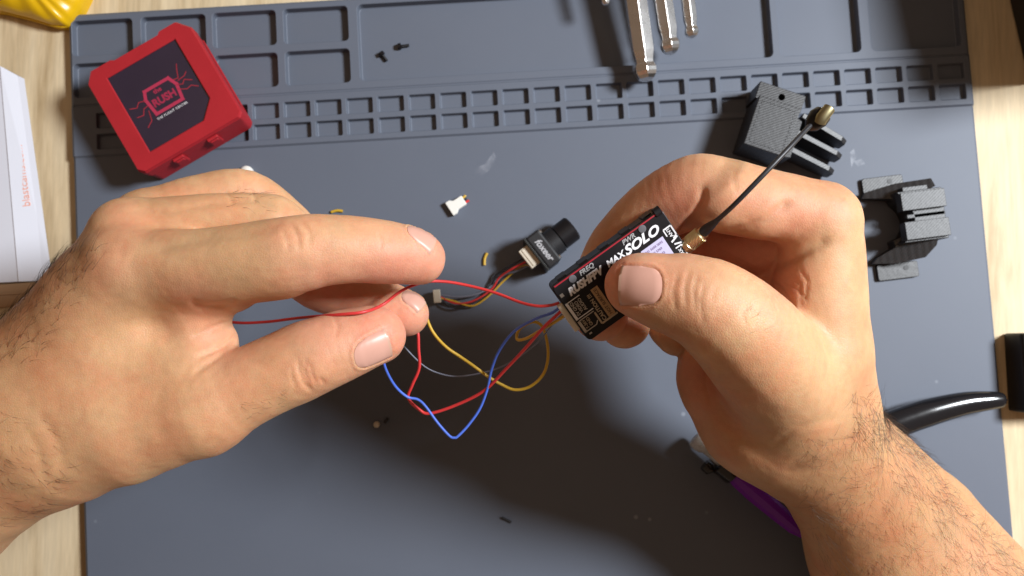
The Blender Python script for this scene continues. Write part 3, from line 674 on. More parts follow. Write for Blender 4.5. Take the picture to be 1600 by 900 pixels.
# ================================================================== HANDS
def seg_sdf(Q, a, b, ra, rb):
    ba = b - a; L2 = float(ba @ ba)
    pa = Q - a; h = np.clip((pa @ ba) / L2, 0, 1)
    d = np.sqrt(np.maximum(((pa - h[..., None] * ba) ** 2).sum(-1), 0))
    return d - (ra + (rb - ra) * h)
def smin(a, b, k):
    h = np.maximum(k - np.abs(a - b), 0) / k
    return np.minimum(a, b) - h * h * k * .25
class Field:
    def __init__(s, lo, hi, vx):
        s.lo = np.array(lo, float); s.vx = vx
        s.n = np.ceil((np.array(hi) - s.lo) / vx).astype(int) + 1
        s.F = np.full(s.n, 1.5, np.float32)
    def win(s, a, b, r):
        m = r + 1.3
        i0 = np.maximum(((np.minimum(a, b) - m - s.lo) / s.vx).astype(int), 0); i1 = np.minimum(((np.maximum(a, b) + m - s.lo) / s.vx).astype(int) + 1, s.n)
        g = [s.lo[k] + s.vx * np.arange(i0[k], i1[k]) for k in range(3)]
        Q = np.stack(np.meshgrid(*g, indexing='ij'), -1).astype(np.float32)
        return tuple(slice(i0[k], i1[k]) for k in range(3)), Q
    def chain(s, pts, k=.5, kj=.25, root=None, kr=0.0, rootr=1.6):
        """pts [(pos, r)]; joins to the body with k, larger (kr) near the root point"""
        P_ = np.array([p for p, r in pts]); rm = max(r for p, r in pts)
        sl, Q = s.win(P_.min(0), P_.max(0), rm)
        if Q.size == 0: return
        if root is not None:                      # fingers: a smooth run of short cones, no swelling at the joints
            pr = spline([np.append(p, r) for p, r in pts], 5); f = np.full(Q.shape[:3], 1.5, np.float32)
            o = Q[0, 0, 0]; nn = np.array(Q.shape[:3])
            for a, b in zip(pr[:-1], pr[1:]):
                m = max(a[3], b[3]) + 1.0
                i0 = np.maximum(((np.minimum(a, b)[:3] - m - o) / s.vx).astype(int), 0); i1 = np.minimum(((np.maximum(a, b)[:3] + m - o) / s.vx).astype(int) + 2, nn)
                w_ = tuple(slice(i0[k_], i1[k_]) for k_ in range(3))
                if min(i1 - i0) <= 0: continue
                f[w_] = np.minimum(f[w_], seg_sdf(Q[w_], a[:3], b[:3], a[3], b[3]))
        else:
            f = None
            for (a, ra), (b, rb) in zip(pts[:-1], pts[1:]):
                d = seg_sdf(Q, a, b, ra, rb); f = d if f is None else smin(f, d, kj)
        kk = k
        if root is not None: kk = k + kr * np.exp(-(((Q - root) ** 2).sum(-1)) / rootr ** 2)
        s.F[sl] = smin(s.F[sl], f, kk)
    def cut(s, pts, k=.3):
        for (a, ra), (b, rb) in zip(pts[:-1], pts[1:]):
            sl, Q = s.win(a, b, max(ra, rb)); d = -seg_sdf(Q, a, b, ra, rb)
            s.F[sl] = -smin(-s.F[sl], -d, k)
    def sample(s, V):
        q = (V - s.lo) / s.vx; i = np.clip(np.floor(q).astype(int), 0, s.n - 2); t = q - i; o = 0
        for dx in (0, 1):
            for dy in (0, 1):
                for dz in (0, 1):
                    wgt = (t[:, 0] if dx else 1 - t[:, 0]) * (t[:, 1] if dy else 1 - t[:, 1]) * (t[:, 2] if dz else 1 - t[:, 2])
                    o = o + wgt * s.F[i[:, 0] + dx, i[:, 1] + dy, i[:, 2] + dz]
        return o
    def grad(s, V):
        e = s.vx * 1.2; g = np.stack([s.sample(V + np.eye(3)[k] * e) - s.sample(V - np.eye(3)[k] * e) for k in range(3)], 1)
        return g / (np.linalg.norm(g, axis=1, keepdims=True) + 1e-9)
    def mesh(s):
        F = s.F; ins = F < 0; n = s.n
        c = [ins[dx:n[0] - 1 + dx, dy:n[1] - 1 + dy, dz:n[2] - 1 + dz] for dx in (0, 1) for dy in (0, 1) for dz in (0, 1)]
        cnt = sum(x.astype(np.int8) for x in c); act = (cnt > 0) & (cnt < 8)
        idx = np.full(act.shape, -1, np.int32); ijk = np.argwhere(act); idx[act] = np.arange(len(ijk))
        acc = np.zeros((len(ijk), 3)); num = np.zeros(len(ijk))
        cor = np.array([(dx, dy, dz) for dx in (0, 1) for dy in (0, 1) for dz in (0, 1)])
        val = [F[ijk[:, 0] + d[0], ijk[:, 1] + d[1], ijk[:, 2] + d[2]] for d in cor]
        for a in range(8):
            for b in range(a + 1, 8):
                if np.abs(cor[a] - cor[b]).sum() != 1: continue
                x = (val[a] < 0) != (val[b] < 0); t = val[a] / (val[a] - val[b] + 1e-12)
                acc[x] += (cor[a] + t[:, None] * (cor[b] - cor[a]))[x]; num[x] += 1
        V = s.lo + s.vx * (ijk + acc / num[:, None]); faces = []
        for ax in range(3):
            o = [k for k in range(3) if k != ax]
            sl0 = [slice(0, n[k]) for k in range(3)]; sl1 = list(sl0); sl0[ax] = slice(0, n[ax] - 1); sl1[ax] = slice(1, n[ax])
            ch = ins[tuple(sl0)] != ins[tuple(sl1)]; e = np.argwhere(ch)
            e = e[(e[:, o[0]] > 0) & (e[:, o[1]] > 0) & (e[:, o[0]] < n[o[0]] - 1) & (e[:, o[1]] < n[o[1]] - 1)]
            d0, d1 = np.eye(3, dtype=int)[o[0]], np.eye(3, dtype=int)[o[1]]
            q = [idx[tuple((e - x).T)] for x in (0 * d0, d0, d0 + d1, d1)]
            f = np.stack(q, 1); inside_low = ins[tuple(e.T)]
            flip = inside_low if ax != 1 else ~inside_low
            f[flip] = f[flip][:, ::-1]; faces.append(f)
        Fc = np.concatenate(faces); Fc = Fc[(Fc >= 0).all(1)]
        for _ in range(2): V = V - s.grad(V) * s.sample(V)[:, None]
        return V, Fc
def C(L): return [(P(x, y, z), rad(r, x, y, z)) for x, y, z, r in L]

def vnoise(V, sc_, seed):
    rs = np.random.default_rng(seed); o = 0
    for k in range(7):
        d = rs.normal(size=3); d /= np.linalg.norm(d); o = o + np.sin((V @ d) * sc_ * (1 + .35 * k) + rs.uniform(0, 6.3) + 1.3 * np.sin(V @ rs.normal(size=3) * sc_ * .5))
    return o / 4
def dist_poly(px, py, poly):
    best = np.full(len(px), 1e9); tt = np.zeros(len(px)); n = len(poly) - 1
    for i, (a, b) in enumerate(zip(poly[:-1], poly[1:])):
        dx, dy = b[0] - a[0], b[1] - a[1]; t = np.clip(((px - a[0]) * dx + (py - a[1]) * dy) / (dx * dx + dy * dy + 1e-9), 0, 1)
        d = np.hypot(px - a[0] - t * dx, py - a[1] - t * dy); m = d < best; best[m] = d[m]; tt[m] = (i + t[m]) / n
    return best, tt

def build_hand(name, label, chains, creases, bumps, tones, nails, hairs, lo, hi, person, vx=.075, cuts=()):
    fl = Field(lo, hi, vx)
    for ch in chains:
        pts = C(ch['p']); root = C([ch['root']])[0][0] if 'root' in ch else None
        fl.chain(pts, ch.get('k', .5), ch.get('kj', .3), root, ch.get('kr', 0), ch.get('rr', 1.6))
    for c_ in cuts: fl.cut(C(c_[0]), c_[1])
    V, Fc = fl.mesh(); N = fl.grad(V)
    px, py, dep = to_px(V); cmpx = dep / FPX
    face = -(N * (V - _c) / np.linalg.norm(V - _c, axis=1, keepdims=True)).sum(1)     # facing the viewer's side
    facing = np.clip((face - .02) / .25, 0, 1)
    disp = .012 * vnoise(V, 2.0, 3) + .004 * vnoise(V, 6.0, 5)
    for poly, wd, dp, *zr in creases:
        d, t = dist_poly(px, py, poly); d = d * cmpx; d = d + .007 * vnoise(V, 6, 8)
        tap = np.clip(np.minimum(t, 1 - t) * 5 + .15, 0, 1); z0, z1 = zr[0] if zr else (-99, 99)
        disp -= dp * np.exp(-(d / wd) ** 2) * tap * facing * ((V[:, 2] > z0) & (V[:, 2] < z1))
    for (bx, by, r, h, *zr) in bumps:
        z0, z1 = zr[0] if zr else (-99, 99)
        disp += h * np.exp(-((px - bx) ** 2 + (py - by) ** 2) / r ** 2) * facing * ((V[:, 2] > z0) & (V[:, 2] < z1))
    # nails: beds and walls
    nl = []
    for nn in nails:
        c0 = P(*nn['c']); A = np.array(nn['a'], float); A /= np.linalg.norm(A); Nn = np.array(nn['n'], float); Nn /= np.linalg.norm(Nn)
        g = (c0 + Nn * .8)[None]
        for _ in range(60): g = g - Nn * np.clip(fl.sample(g), -.2, .1)[:, None] * .7
        c0 = g[0]; Nn = fl.grad(g)[0] * .75 + Nn * .25; Nn -= A * (Nn @ A); Nn /= np.linalg.norm(Nn); Bt = np.cross(Nn, A)
        nl.append((c0, A, Bt, Nn, nn))
        q = V - c0; u = (q @ A) / (nn['l'] / 2); v_ = (q @ Bt) / (nn['w'] / 2); hh = q @ Nn
        e = np.maximum(np.abs(v_) ** 2.6 + np.abs(np.minimum(u, 0)) ** 2.6, 0) ** (1 / 2.6)
        near = (np.abs(hh) < 1.0) & (u < 1.1) & ((N @ Nn) > -.1)
        disp += near * (.035 * np.exp(-((e - 1.10) / .10) ** 2) * (u < .75) - .035 * np.exp(-((e - .97) / .06) ** 2) * (u < .9) - .02 * (e < .95))
    V = V + N * disp[:, None]
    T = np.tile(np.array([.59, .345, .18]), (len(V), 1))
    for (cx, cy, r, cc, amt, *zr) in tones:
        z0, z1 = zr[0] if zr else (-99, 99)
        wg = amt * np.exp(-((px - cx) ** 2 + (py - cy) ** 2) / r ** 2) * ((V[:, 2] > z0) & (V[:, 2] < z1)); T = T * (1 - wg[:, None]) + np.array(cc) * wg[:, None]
    me = bpy.data.meshes.new(name); me.from_pydata([tuple(v) for v in V * S], [], [tuple(int(i) for i in f) for f in Fc])
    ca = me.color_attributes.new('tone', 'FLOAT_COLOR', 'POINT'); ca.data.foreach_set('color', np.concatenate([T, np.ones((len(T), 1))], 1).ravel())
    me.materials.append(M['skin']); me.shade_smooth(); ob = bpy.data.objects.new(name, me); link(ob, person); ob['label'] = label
    bm = bmesh.new(); bm.from_mesh(me); bmesh.ops.recalc_face_normals(bm, faces=bm.faces); bm.to_mesh(me); bm.free()
    for c0, A, Bt, Nn, nn in nl:
        nu, nv = 17, 15; vs = []
        for i in range(nu):
            for j in range(nv):
                u = -1 + 2 * i / (nu - 1); v_ = -1 + 2 * j / (nv - 1)
                # superellipse outline, squarer at the free edge
                lim = (1 - abs(v_) ** 2.6) ** (1 / 2.6) if u < 0 else 1
                uu = u * lim if u < 0 else u * (1 - .16 * abs(v_) ** 3)
                vs.append(c0 + A * uu * nn['l'] / 2 + Bt * v_ * .97 * nn['w'] / 2 + Nn * 1.2)
        G = np.array(vs)
        for _ in range(70):
            d = fl.sample(G); G = G - Nn * np.clip(d, -.2, .1)[:, None] * .6
        hh = (G - c0) @ Nn; lim = -.30 * ((np.abs((G - c0) @ Bt) / (nn['w'] / 2)) ** 2) * nn['w'] - .10 - .22 * (((G - c0) @ A) / (nn['l'] / 2)) ** 2
        G = G + Nn * np.maximum(lim - hh, 0)[:, None]
        out = []
        for i in range(nu):
            for j in range(nv):
                v_ = -1 + 2 * j / (nv - 1); u = -1 + 2 * i / (nu - 1)
                lift = .03 * (1 - v_ ** 4) + .012 - .05 * max(0, -u - .75) * 2 - .04 * max(0, abs(v_) - .85) / .15 + (.02 * max(0, u - .7) / .3)
                out.append(G[i * nv + j] + Nn * lift)
        n = len(out); low = [p - Nn * .05 for p in out]
        fs = []; mi = []
        for i in range(nu - 1):
            for j in range(nv - 1): fs.append((i * nv + j, (i + 1) * nv + j, (i + 1) * nv + j + 1, i * nv + j + 1))
        b = B(); thr = int((nu - 1) * .88)
        for f, (i, j) in zip(fs, [(i, j) for i in range(nu - 1) for j in range(nv - 1)]): pass
        b.v = [tuple(p) for p in out + low]; b.f = fs + [tuple(x + n for x in f[::-1]) for f in fs]
        b.m = [1 if (k // (nv - 1)) >= nu - 2 else 0 for k in range(len(fs))] * 2
        bd = [(i * nv) for i in range(nu)] + [(nu - 1) * nv + j for j in range(1, nv)] + [i * nv + nv - 1 for i in range(nu - 2, -1, -1)] + [j for j in range(nv - 2, 0, -1)]
        for k in range(len(bd)):
            a_, c_ = bd[k], bd[(k + 1) % len(bd)]; b.f.append((a_, c_, c_ + n, a_ + n)); b.m.append(1 if a_ // nv >= nu - 1 else 0)
        o = b.make('fingernail', [M['nail'], M['nailtip']], ob, smooth=True, auto=60)
    # hair
    if hairs:
        hb_v = []; hb_f = []
        for (poly, count, dirpx, Lr, rr, jit) in hairs:
            # vertices inside the pixel polygon and facing the viewer
            inside = np.zeros(len(V), bool); j = len(poly) - 1
            for i in range(len(poly)):
                xi, yi = poly[i]; xj, yj = poly[j]
                cond = ((yi > py) != (yj > py)) & (px < (xj - xi) * (py - yi) / (yj - yi + 1e-9) + xi); inside ^= cond; j = i
            cand = np.nonzero(inside & (face > -.35))[0]
            if len(cand) == 0: continue
            for c in RNG.choice(cand, min(count, len(cand)), replace=False):
                nrm = N[c]; d = np.array([dirpx[0], -dirpx[1], 0]) + RNG.normal(size=3) * jit; d -= nrm * (d @ nrm); d /= np.linalg.norm(d) + 1e-9
                L = RNG.uniform(*Lr); r0 = rr * RNG.uniform(.7, 1.2); sd = np.cross(d, nrm) * RNG.normal() * .35
                p = V[c] - nrm * .02; rise = RNG.uniform(.25, .6); base = len(hb_v)
                for k in range(5):
                    t = k / 4; q = p + d * L * t + nrm * (L * rise * t * (1 - .62 * t) + .01) + sd * L * t * t
                    r_ = r0 * (1 - .8 * t); s1 = np.cross(d, nrm)
                    hb_v += [tuple(q + s1 * r_), tuple(q - s1 * r_ * .5 + nrm * r_), tuple(q - s1 * r_ * .5 - nrm * r_)]
                    if k: hb_f += [(base + 3 * (k - 1) + a_, base + 3 * (k - 1) + (a_ + 1) % 3, base + 3 * k + (a_ + 1) % 3, base + 3 * k + a_) for a_ in range(3)]
        me = bpy.data.meshes.new('arm_hair'); me.from_pydata([(x * S, y * S, z * S) for x, y, z in hb_v], [], hb_f); me.materials.append(M['hair'])
        o = bpy.data.objects.new('arm_hair', me); link(o, ob); o['kind'] = 'stuff'
    return fl, ob

person = thing('person', 'person seen as two bare hands and hairy forearms, right hand holding the black box', 'person', (0, 0, 0))
PINK = (.66, .29, .195); PALE = (.66, .42, .23); RED = (.47, .16, .085); TAN = (.43, .215, .095); BROWN = (.32, .14, .06)  # BROWN: shade painted into the skin tone at wrist, thumb and forearm

# ---- left hand
LH = [
 dict(p=[(-240, 880, 9.3, 150), (-100, 780, 10.1, 126), (-10, 708, 10.8, 112)], k=.3),
 dict(p=[(-10, 708, 10.8, 112), (80, 655, 11.2, 128), (130, 620, 11.4, 112)], k=1.2),
 dict(p=[(-100, 770, 9.4, 110), (20, 690, 10.0, 96), (70, 610, 10.6, 88)], k=.8),
 dict(p=[(90, 578, 11.5, 95), (150, 500, 12.2, 82), (200, 428, 13.0, 66)], k=1.2),          # index metacarpal
 dict(p=[(85, 565, 11.0, 82), (165, 455, 11.8, 74), (200, 368, 12.2, 54)], k=1.2),          # middle
 dict(p=[(85, 575, 9.8, 76), (178, 450, 10.2, 70), (228, 352, 10.2, 50)], k=1.2),            # ring
 dict(p=[(100, 600, 8.8, 76), (190, 480, 8.6, 66), (255, 400, 8.4, 48)], k=1.2),              # little
 dict(p=[(140, 560, 11.0, 95), (230, 530, 11.4, 80), (300, 500, 11.8, 52)], k=1.0),          # palm, web
 dict(p=[(95, 682, 11.4, 88), (200, 668, 12.0, 84), (315, 640, 12.4, 72)], k=1.3),           # thumb metacarpal
 dict(p=[(200, 600, 11.6, 84), (300, 580, 12.0, 62), (330, 560, 12.0, 40)], k=1.0),          # thenar web
 # thumb
 dict(p=[(315, 640, 12.4, 70), (400, 598, 12.4, 61), (470, 566, 12.4, 61), (505, 552, 12.4, 58), (560, 534, 12.2, 49), (591, 525, 12.0, 43)], k=.12, kj=.5, root=(330, 635, 12.4, 10), kr=.8),
 dict(p=[(540, 532, 11.9, 44), (575, 520, 11.8, 38)], k=.5),
 # middle finger
 dict(p=[(200, 368, 12.2, 54), (300, 350, 12.3, 46), (400, 348, 12.1, 46), (438, 362, 11.8, 49), (488, 430, 10.9, 47), (545, 456, 10.4, 44), (602, 478, 10.5, 40), (634, 490, 10.6, 36)], k=.1, kj=.45, root=(210, 366, 12.2, 10), kr=.8, rr=1.5),
 # ring finger
 dict(p=[(226, 352, 10.2, 52), (310, 316, 10.0, 42), (386, 304, 9.6, 38), (450, 350, 8.6, 36), (500, 400, 8.0, 34), (530, 420, 7.8, 30)], k=.1, kj=.4, root=(240, 345, 10.2, 10), kr=.7, rr=1.4),
 # little finger
 dict(p=[(250, 400, 8.4, 48), (330, 380, 7.6, 38), (370, 390, 6.9, 34), (395, 405, 6.6, 31), (410, 415, 6.6, 27)], k=.1, kj=.35, root=(265, 395, 8.3, 10), kr=.6, rr=1.3),
 # index finger
 dict(p=[(200, 428, 13.0, 64), (270, 421, 13.5, 62), (340, 416, 13.9, 61), (430, 403, 14.2, 62), (470, 396, 14.2, 60), (500, 391, 14.1, 57), (545, 390, 13.9, 53), (600, 394, 13.5, 50), (640, 400, 13.1, 45), (655, 404, 12.9, 41)], k=.1, kj=.5, root=(220, 426, 13.1, 10), kr=.8, rr=2.0),
 dict(p=[(380, 432, 13.3, 42), (445, 424, 13.6, 42)], k=.4),                                 # pad under the index base
 dict(p=[(300, 470, 12.4, 50), (360, 452, 12.6, 36)], k=.8),
 dict(p=[(330, 532, 11.9, 26), (350, 530, 11.9, 20)], k=.25),                                # the little fold in the web
 dict(p=[(130, 500, 12.9, 24), (170, 460, 13.2, 20), (200, 428, 13.4, 24)], k=1.3),
]
LCR = [([(295, 470), (318, 482), (345, 478), (368, 470)], .10, .09), ([(305, 560), (335, 548), (358, 535), (372, 522)], .07, .08),
       ([(298, 528), (330, 512), (356, 503)], .06, .05), ([(300, 585), (330, 565), (352, 548)], .09, .06),
       ([(466, 560), (468, 580), (476, 600), (488, 612)], .07, .06), ([(484, 565), (486, 582), (494, 600)], .05, .04), ([(500, 590), (507, 600)], .05, .05), ([(455, 572), (456, 590), (462, 606)], .05, .03),
       ([(448, 350), (455, 368), (460, 386)], .1, .02), ([(470, 345), (476, 362)], .08, .015),
       ([(215, 392), (270, 384), (330, 368), (390, 360), (450, 350)], .22, .08), ([(150, 392), (175, 388), (200, 390)], .3, .03),
       ([(205, 330), (260, 333), (330, 318), (400, 312), (450, 325)], .12, .05)]
LCR += [([(440, 356), (448, 374), (452, 392)], .07, .035, (12, 20)), ([(456, 350), (466, 370), (468, 392)], .07, .04, (12, 20)), ([(476, 350), (484, 366), (484, 384)], .06, .03, (12, 20)),
        ([(590, 362), (596, 376), (594, 392)], .05, .025, (12, 20)), ([(604, 364), (610, 378)], .05, .02, (12, 20)), ([(478, 560), (476, 580), (484, 602)], .05, .05), ([(350, 296), (362, 310), (362, 322)], .06, .03), ([(390, 292), (398, 306), (398, 318)], .06, .03),
        ([(520, 492), (528, 510), (524, 530)], .06, .03), ([(60, 640), (90, 690), (100, 740)], .18, .03), ([(35, 660), (62, 710), (72, 760)], .15, .025)]
LTO = [(455, 375, 40, PINK, .35, (12, 20)), (185, 412, 45, PINK, .3), (195, 340, 40, PINK, .25), (490, 570, 40, PINK, .35), (680, 400, 55, PINK, .85, (12, 20)), (600, 430, 75, PINK, .75, (12, 20)), (500, 440, 60, PINK, .6, (11, 20)), (610, 520, 85, PINK, .85), (500, 500, 60, PINK, .5, (10, 14)), (350, 540, 55, PINK, .45), (640, 500, 45, PINK, .6, (8, 12)),
       (500, 380, 60, PALE, .35, (13, 20)), (480, 585, 40, PALE, .4), (60, 430, 90, BROWN, .45), (30, 540, 90, TAN, .6), (20, 720, 100, TAN, .4), (385, 285, 40, PALE, .5, (8, 11)), (300, 330, 60, PALE, .3),  # the brown at the upper wrist is painted shade
       (300, 470, 40, PINK, .35), (250, 400, 50, PALE, .25)]
LN = [dict(c=(657, 380, 13.4), a=(1, -.30, -.10), n=(.20, .75, .62), w=.92, l=1.0),
      dict(c=(585, 541, 12.7), a=(1, .22, -.05), n=(.02, -.62, .78), w=1.1, l=1.2),
      dict(c=(645, 471, 11.0), a=(1, -.50, .05), n=(.35, .70, .62), w=.78, l=.85)]
LHAIR = [([(-40, 420), (120, 390), (170, 380), (120, 480), (60, 560), (-40, 600)], 420, (.75, -.65), (.4, .9), .0050, .3),
         ([(-60, 640), (60, 640), (110, 720), (70, 800), (-60, 850)], 130, (.9, .3), (.35, .8), .0045, .35),
         ([(350, 295), (420, 295), (420, 330), (350, 325)], 45, (1, -.05), (.3, .6), .0042, .2), ([(370, 630), (440, 610), (440, 650), (380, 665)], 30, (1, .3), (.2, .4), .0035, .3)]

# ---- right hand
RH = [
 dict(p=[(1600, 1110, 4.0, 152), (1395, 866, 4.8, 120)], k=.3),
 dict(p=[(1395, 862, 4.8, 120), (1334, 768, 6.4, 99), (1268, 700, 8.0, 86)], k=1.2),
 dict(p=[(1640, 1090, 4.0, 134), (1425, 828, 5.0, 100), (1300, 690, 7.6, 82)], k=.9),
 dict(p=[(1266, 688, 8.8, 84), (1272, 560, 11.6, 70), (1284, 345, 12.4, 58)], k=1.2),       # index metacarpal
 dict(p=[(1262, 676, 8.5, 84), (1275, 540, 10.8, 70), (1285, 400, 11.0, 57)], k=1.2),
 dict(p=[(1256, 672, 8.2, 82), (1262, 560, 10.0, 72), (1278, 455, 9.9, 54)], k=1.2),
 dict(p=[(1246, 664, 8.0, 80), (1240, 580, 9.2, 74), (1262, 505, 9.0, 50)], k=1.2),
 dict(p=[(1262, 640, 9.4, 84), (1190, 644, 9.6, 99), (1152, 596, 9.8, 88)], k=1.2),       # heel of the thumb
 dict(p=[(1200, 640, 8.6, 92), (1160, 570, 9.2, 86), (1180, 520, 8.6, 66)], k=1.0),
 # thumb
 dict(p=[(1240, 645, 10.6, 84), (1222, 600, 12.0, 84), (1192, 556, 13.1, 88), (1150, 510, 13.9, 82), (1112, 480, 14.2, 75), (1075, 466, 14.3, 67), (1042, 459, 14.3, 60), (1012, 450, 14.2, 54), (993, 446, 14.1, 48)], k=.1, kj=.6, root=(1215, 600, 12.4, 10), kr=1.1, rr=2.2),
 dict(p=[(1060, 452, 13.8, 54), (1005, 445, 13.7, 44)], k=.4),
 # index
 dict(p=[(1284, 345, 12.4, 60), (1240, 330, 12.6, 56), (1180, 314, 12.7, 54), (1130, 303, 12.6, 56), (1086, 300, 12.3, 58), (1030, 326, 11.6, 52), (985, 368, 10.9, 50), (958, 402, 10.4, 47), (934, 460, 10.3, 44), (938, 490, 10.4, 43)], k=.08, kj=.35, root=(1270, 345, 12.4, 10), kr=.8, rr=1.2),
 # middle
 dict(p=[(1285, 400, 10.6, 58), (1210, 380, 10.6, 56), (1150, 368, 10.3, 54), (1105, 372, 9.9, 52), (1050, 405, 9.4, 48), (1005, 445, 9.2, 45), (978, 485, 9.3, 42), (976, 505, 9.4, 40)], k=.08, kj=.35, root=(1275, 405, 10.5, 10), kr=.7, rr=1.2),
 # ring
 dict(p=[(1278, 455, 9.9, 54), (1200, 430, 9.2, 50), (1130, 428, 8.4, 49), (1080, 462, 8.2, 45), (1050, 500, 8.6, 40), (1060, 520, 9.1, 37)], k=.08, kj=.35, root=(1268, 460, 9.8, 10), kr=.7, rr=1.2),
 # little
 dict(p=[(1262, 505, 9.0, 50), (1200, 480, 8.2, 44), (1150, 482, 7.0, 41), (1115, 510, 7.2, 38), (1105, 540, 7.8, 34)], k=.08, kj=.35, root=(1250, 508, 8.9, 10), kr=.7, rr=1.2),
 # palm between thumb and fingers
 dict(p=[(1275, 470, 11.2, 54), (1235, 500, 11.0, 50), (1215, 520, 11.0, 48)], k=.5),
 dict(p=[(1240, 445, 10.8, 34), (1205, 455, 10.6, 28)], k=.3),
 dict(p=[(1180, 330, 13.0, 38), (1140, 322, 13.0, 40)], k=.5),
]
RCR = [([(1100, 290), (1096, 315), (1084, 338), (1058, 366)], .12, .15, (10, 20)), ([(1236, 310), (1222, 324), (1195, 345), (1160, 360), (1115, 366)], .16, .10), ([(1300, 372), (1272, 386), (1240, 404), (1190, 426)], .16, .11),
       ([(1200, 432), (1222, 452), (1240, 480)], .06, .05), ([(1222, 438), (1246, 452), (1262, 470)], .05, .04), ([(1190, 440), (1206, 455), (1222, 478)], .05, .04), ([(1250, 420), (1262, 440), (1258, 470)], .05, .03),
       ([(1104, 545), (1126, 572), (1140, 598), (1180, 632), (1225, 655)], .28, .05),
       ([(1060, 425), (1052, 455), (1056, 490)], .07, .035, (12, 20)), ([(1078, 420), (1070, 450), (1072, 480)], .08, .04, (12, 20)), ([(1090, 425), (1084, 455), (1088, 495)], .07, .03, (12, 20)),
       ([(1170, 470), (1160, 490), (1166, 510)], .05, .018), ([(1188, 490), (1178, 512)], .05, .018),
       ([(1105, 560), (1102, 600), (1112, 640)], .08, .03)]
RCR += [([(1100, 440), (1094, 470), (1098, 505)], .06, .03, (12, 20)), ([(1118, 445), (1112, 470)], .05, .02, (12, 20)), ([(1150, 262), (1146, 280), (1150, 300)], .08, .025), ([(1210, 438), (1232, 462), (1246, 490)], .05, .045), ([(1184, 446), (1202, 462), (1212, 486)], .05, .04),
        ([(1232, 424), (1250, 446), (1252, 480)], .05, .03), ([(1200, 700), (1250, 668), (1320, 650)], .14, .03), ([(1225, 735), (1280, 700), (1345, 680)], .16, .03), ([(985, 372), (975, 352)], .06, .03), ([(1000, 358), (990, 338)], .06, .03)]
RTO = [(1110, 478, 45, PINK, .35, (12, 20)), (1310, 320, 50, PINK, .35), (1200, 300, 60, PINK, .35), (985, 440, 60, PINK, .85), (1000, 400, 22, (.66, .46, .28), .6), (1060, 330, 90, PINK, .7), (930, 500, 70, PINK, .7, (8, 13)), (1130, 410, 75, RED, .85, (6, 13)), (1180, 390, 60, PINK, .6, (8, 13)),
       (1230, 440, 55, PINK, .7), (1240, 340, 40, PINK, .5), (1150, 380, 60, RED, .4, (6, 11.2)), (1090, 600, 70, RED, .6, (6, 13)), (1150, 650, 60, (.46, .20, .11), .5), (1060, 455, 35, BROWN, .35, (12, 20)), (1050, 495, 45, BROWN, .4, (12, 20)),  # brown between thumb nail and knuckle: shading put into the skin colour
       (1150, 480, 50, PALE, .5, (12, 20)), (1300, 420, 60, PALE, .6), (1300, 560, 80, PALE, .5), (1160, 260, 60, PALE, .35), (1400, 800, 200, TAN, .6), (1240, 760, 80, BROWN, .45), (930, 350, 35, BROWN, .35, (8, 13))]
RN = [dict(c=(1000, 446, 15.1), a=(-1, .06, -.10), n=(-.12, -.05, 1), w=1.27, l=1.3)]
RHAIR = [([(1330, 600), (1400, 660), (1480, 765), (1600, 890), (1620, 920), (1560, 940), (1420, 780), (1330, 680)], 720, (.55, .75), (.5, 1.1), .0045, .4),
         ([(1250, 680), (1330, 680), (1420, 780), (1560, 940), (1300, 940), (1260, 800)], 480, (.45, .75), (.45, .95), .0038, .45),
         ([(1340, 590), (1405, 655), (1470, 740), (1600, 880), (1610, 910), (1450, 760), (1345, 650)], 420, (.8, -.1), (.4, .9), .004, .6),
         ([(1150, 480), (1200, 490), (1200, 530), (1160, 530)], 14, (.6, -.7), (.25, .45), .004, .3)]

import time as _t; _t0 = _t.time()
def bounds(chs):
    lo = np.full(3, 1e9); hi = -lo
    for ch in chs:
        for p, r in C(ch['p']): lo = np.minimum(lo, p - r - .5); hi = np.maximum(hi, p + r + .5)
    return lo, hi
lo, hi = bounds(LH)
build_hand('hand', 'left hand with index finger and thumb pinching thin wires', LH, LCR, [(465, 372, 40, .04), (185, 412, 38, .04), (195, 345, 30, .03), (500, 545, 30, .02)], LTO, LN, LHAIR, lo, hi, person)
lo, hi = bounds(RH)
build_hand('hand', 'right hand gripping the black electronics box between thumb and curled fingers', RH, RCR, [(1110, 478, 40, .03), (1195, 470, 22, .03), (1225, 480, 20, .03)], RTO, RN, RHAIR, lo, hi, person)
print('hands', round(_t.time() - _t0, 1))

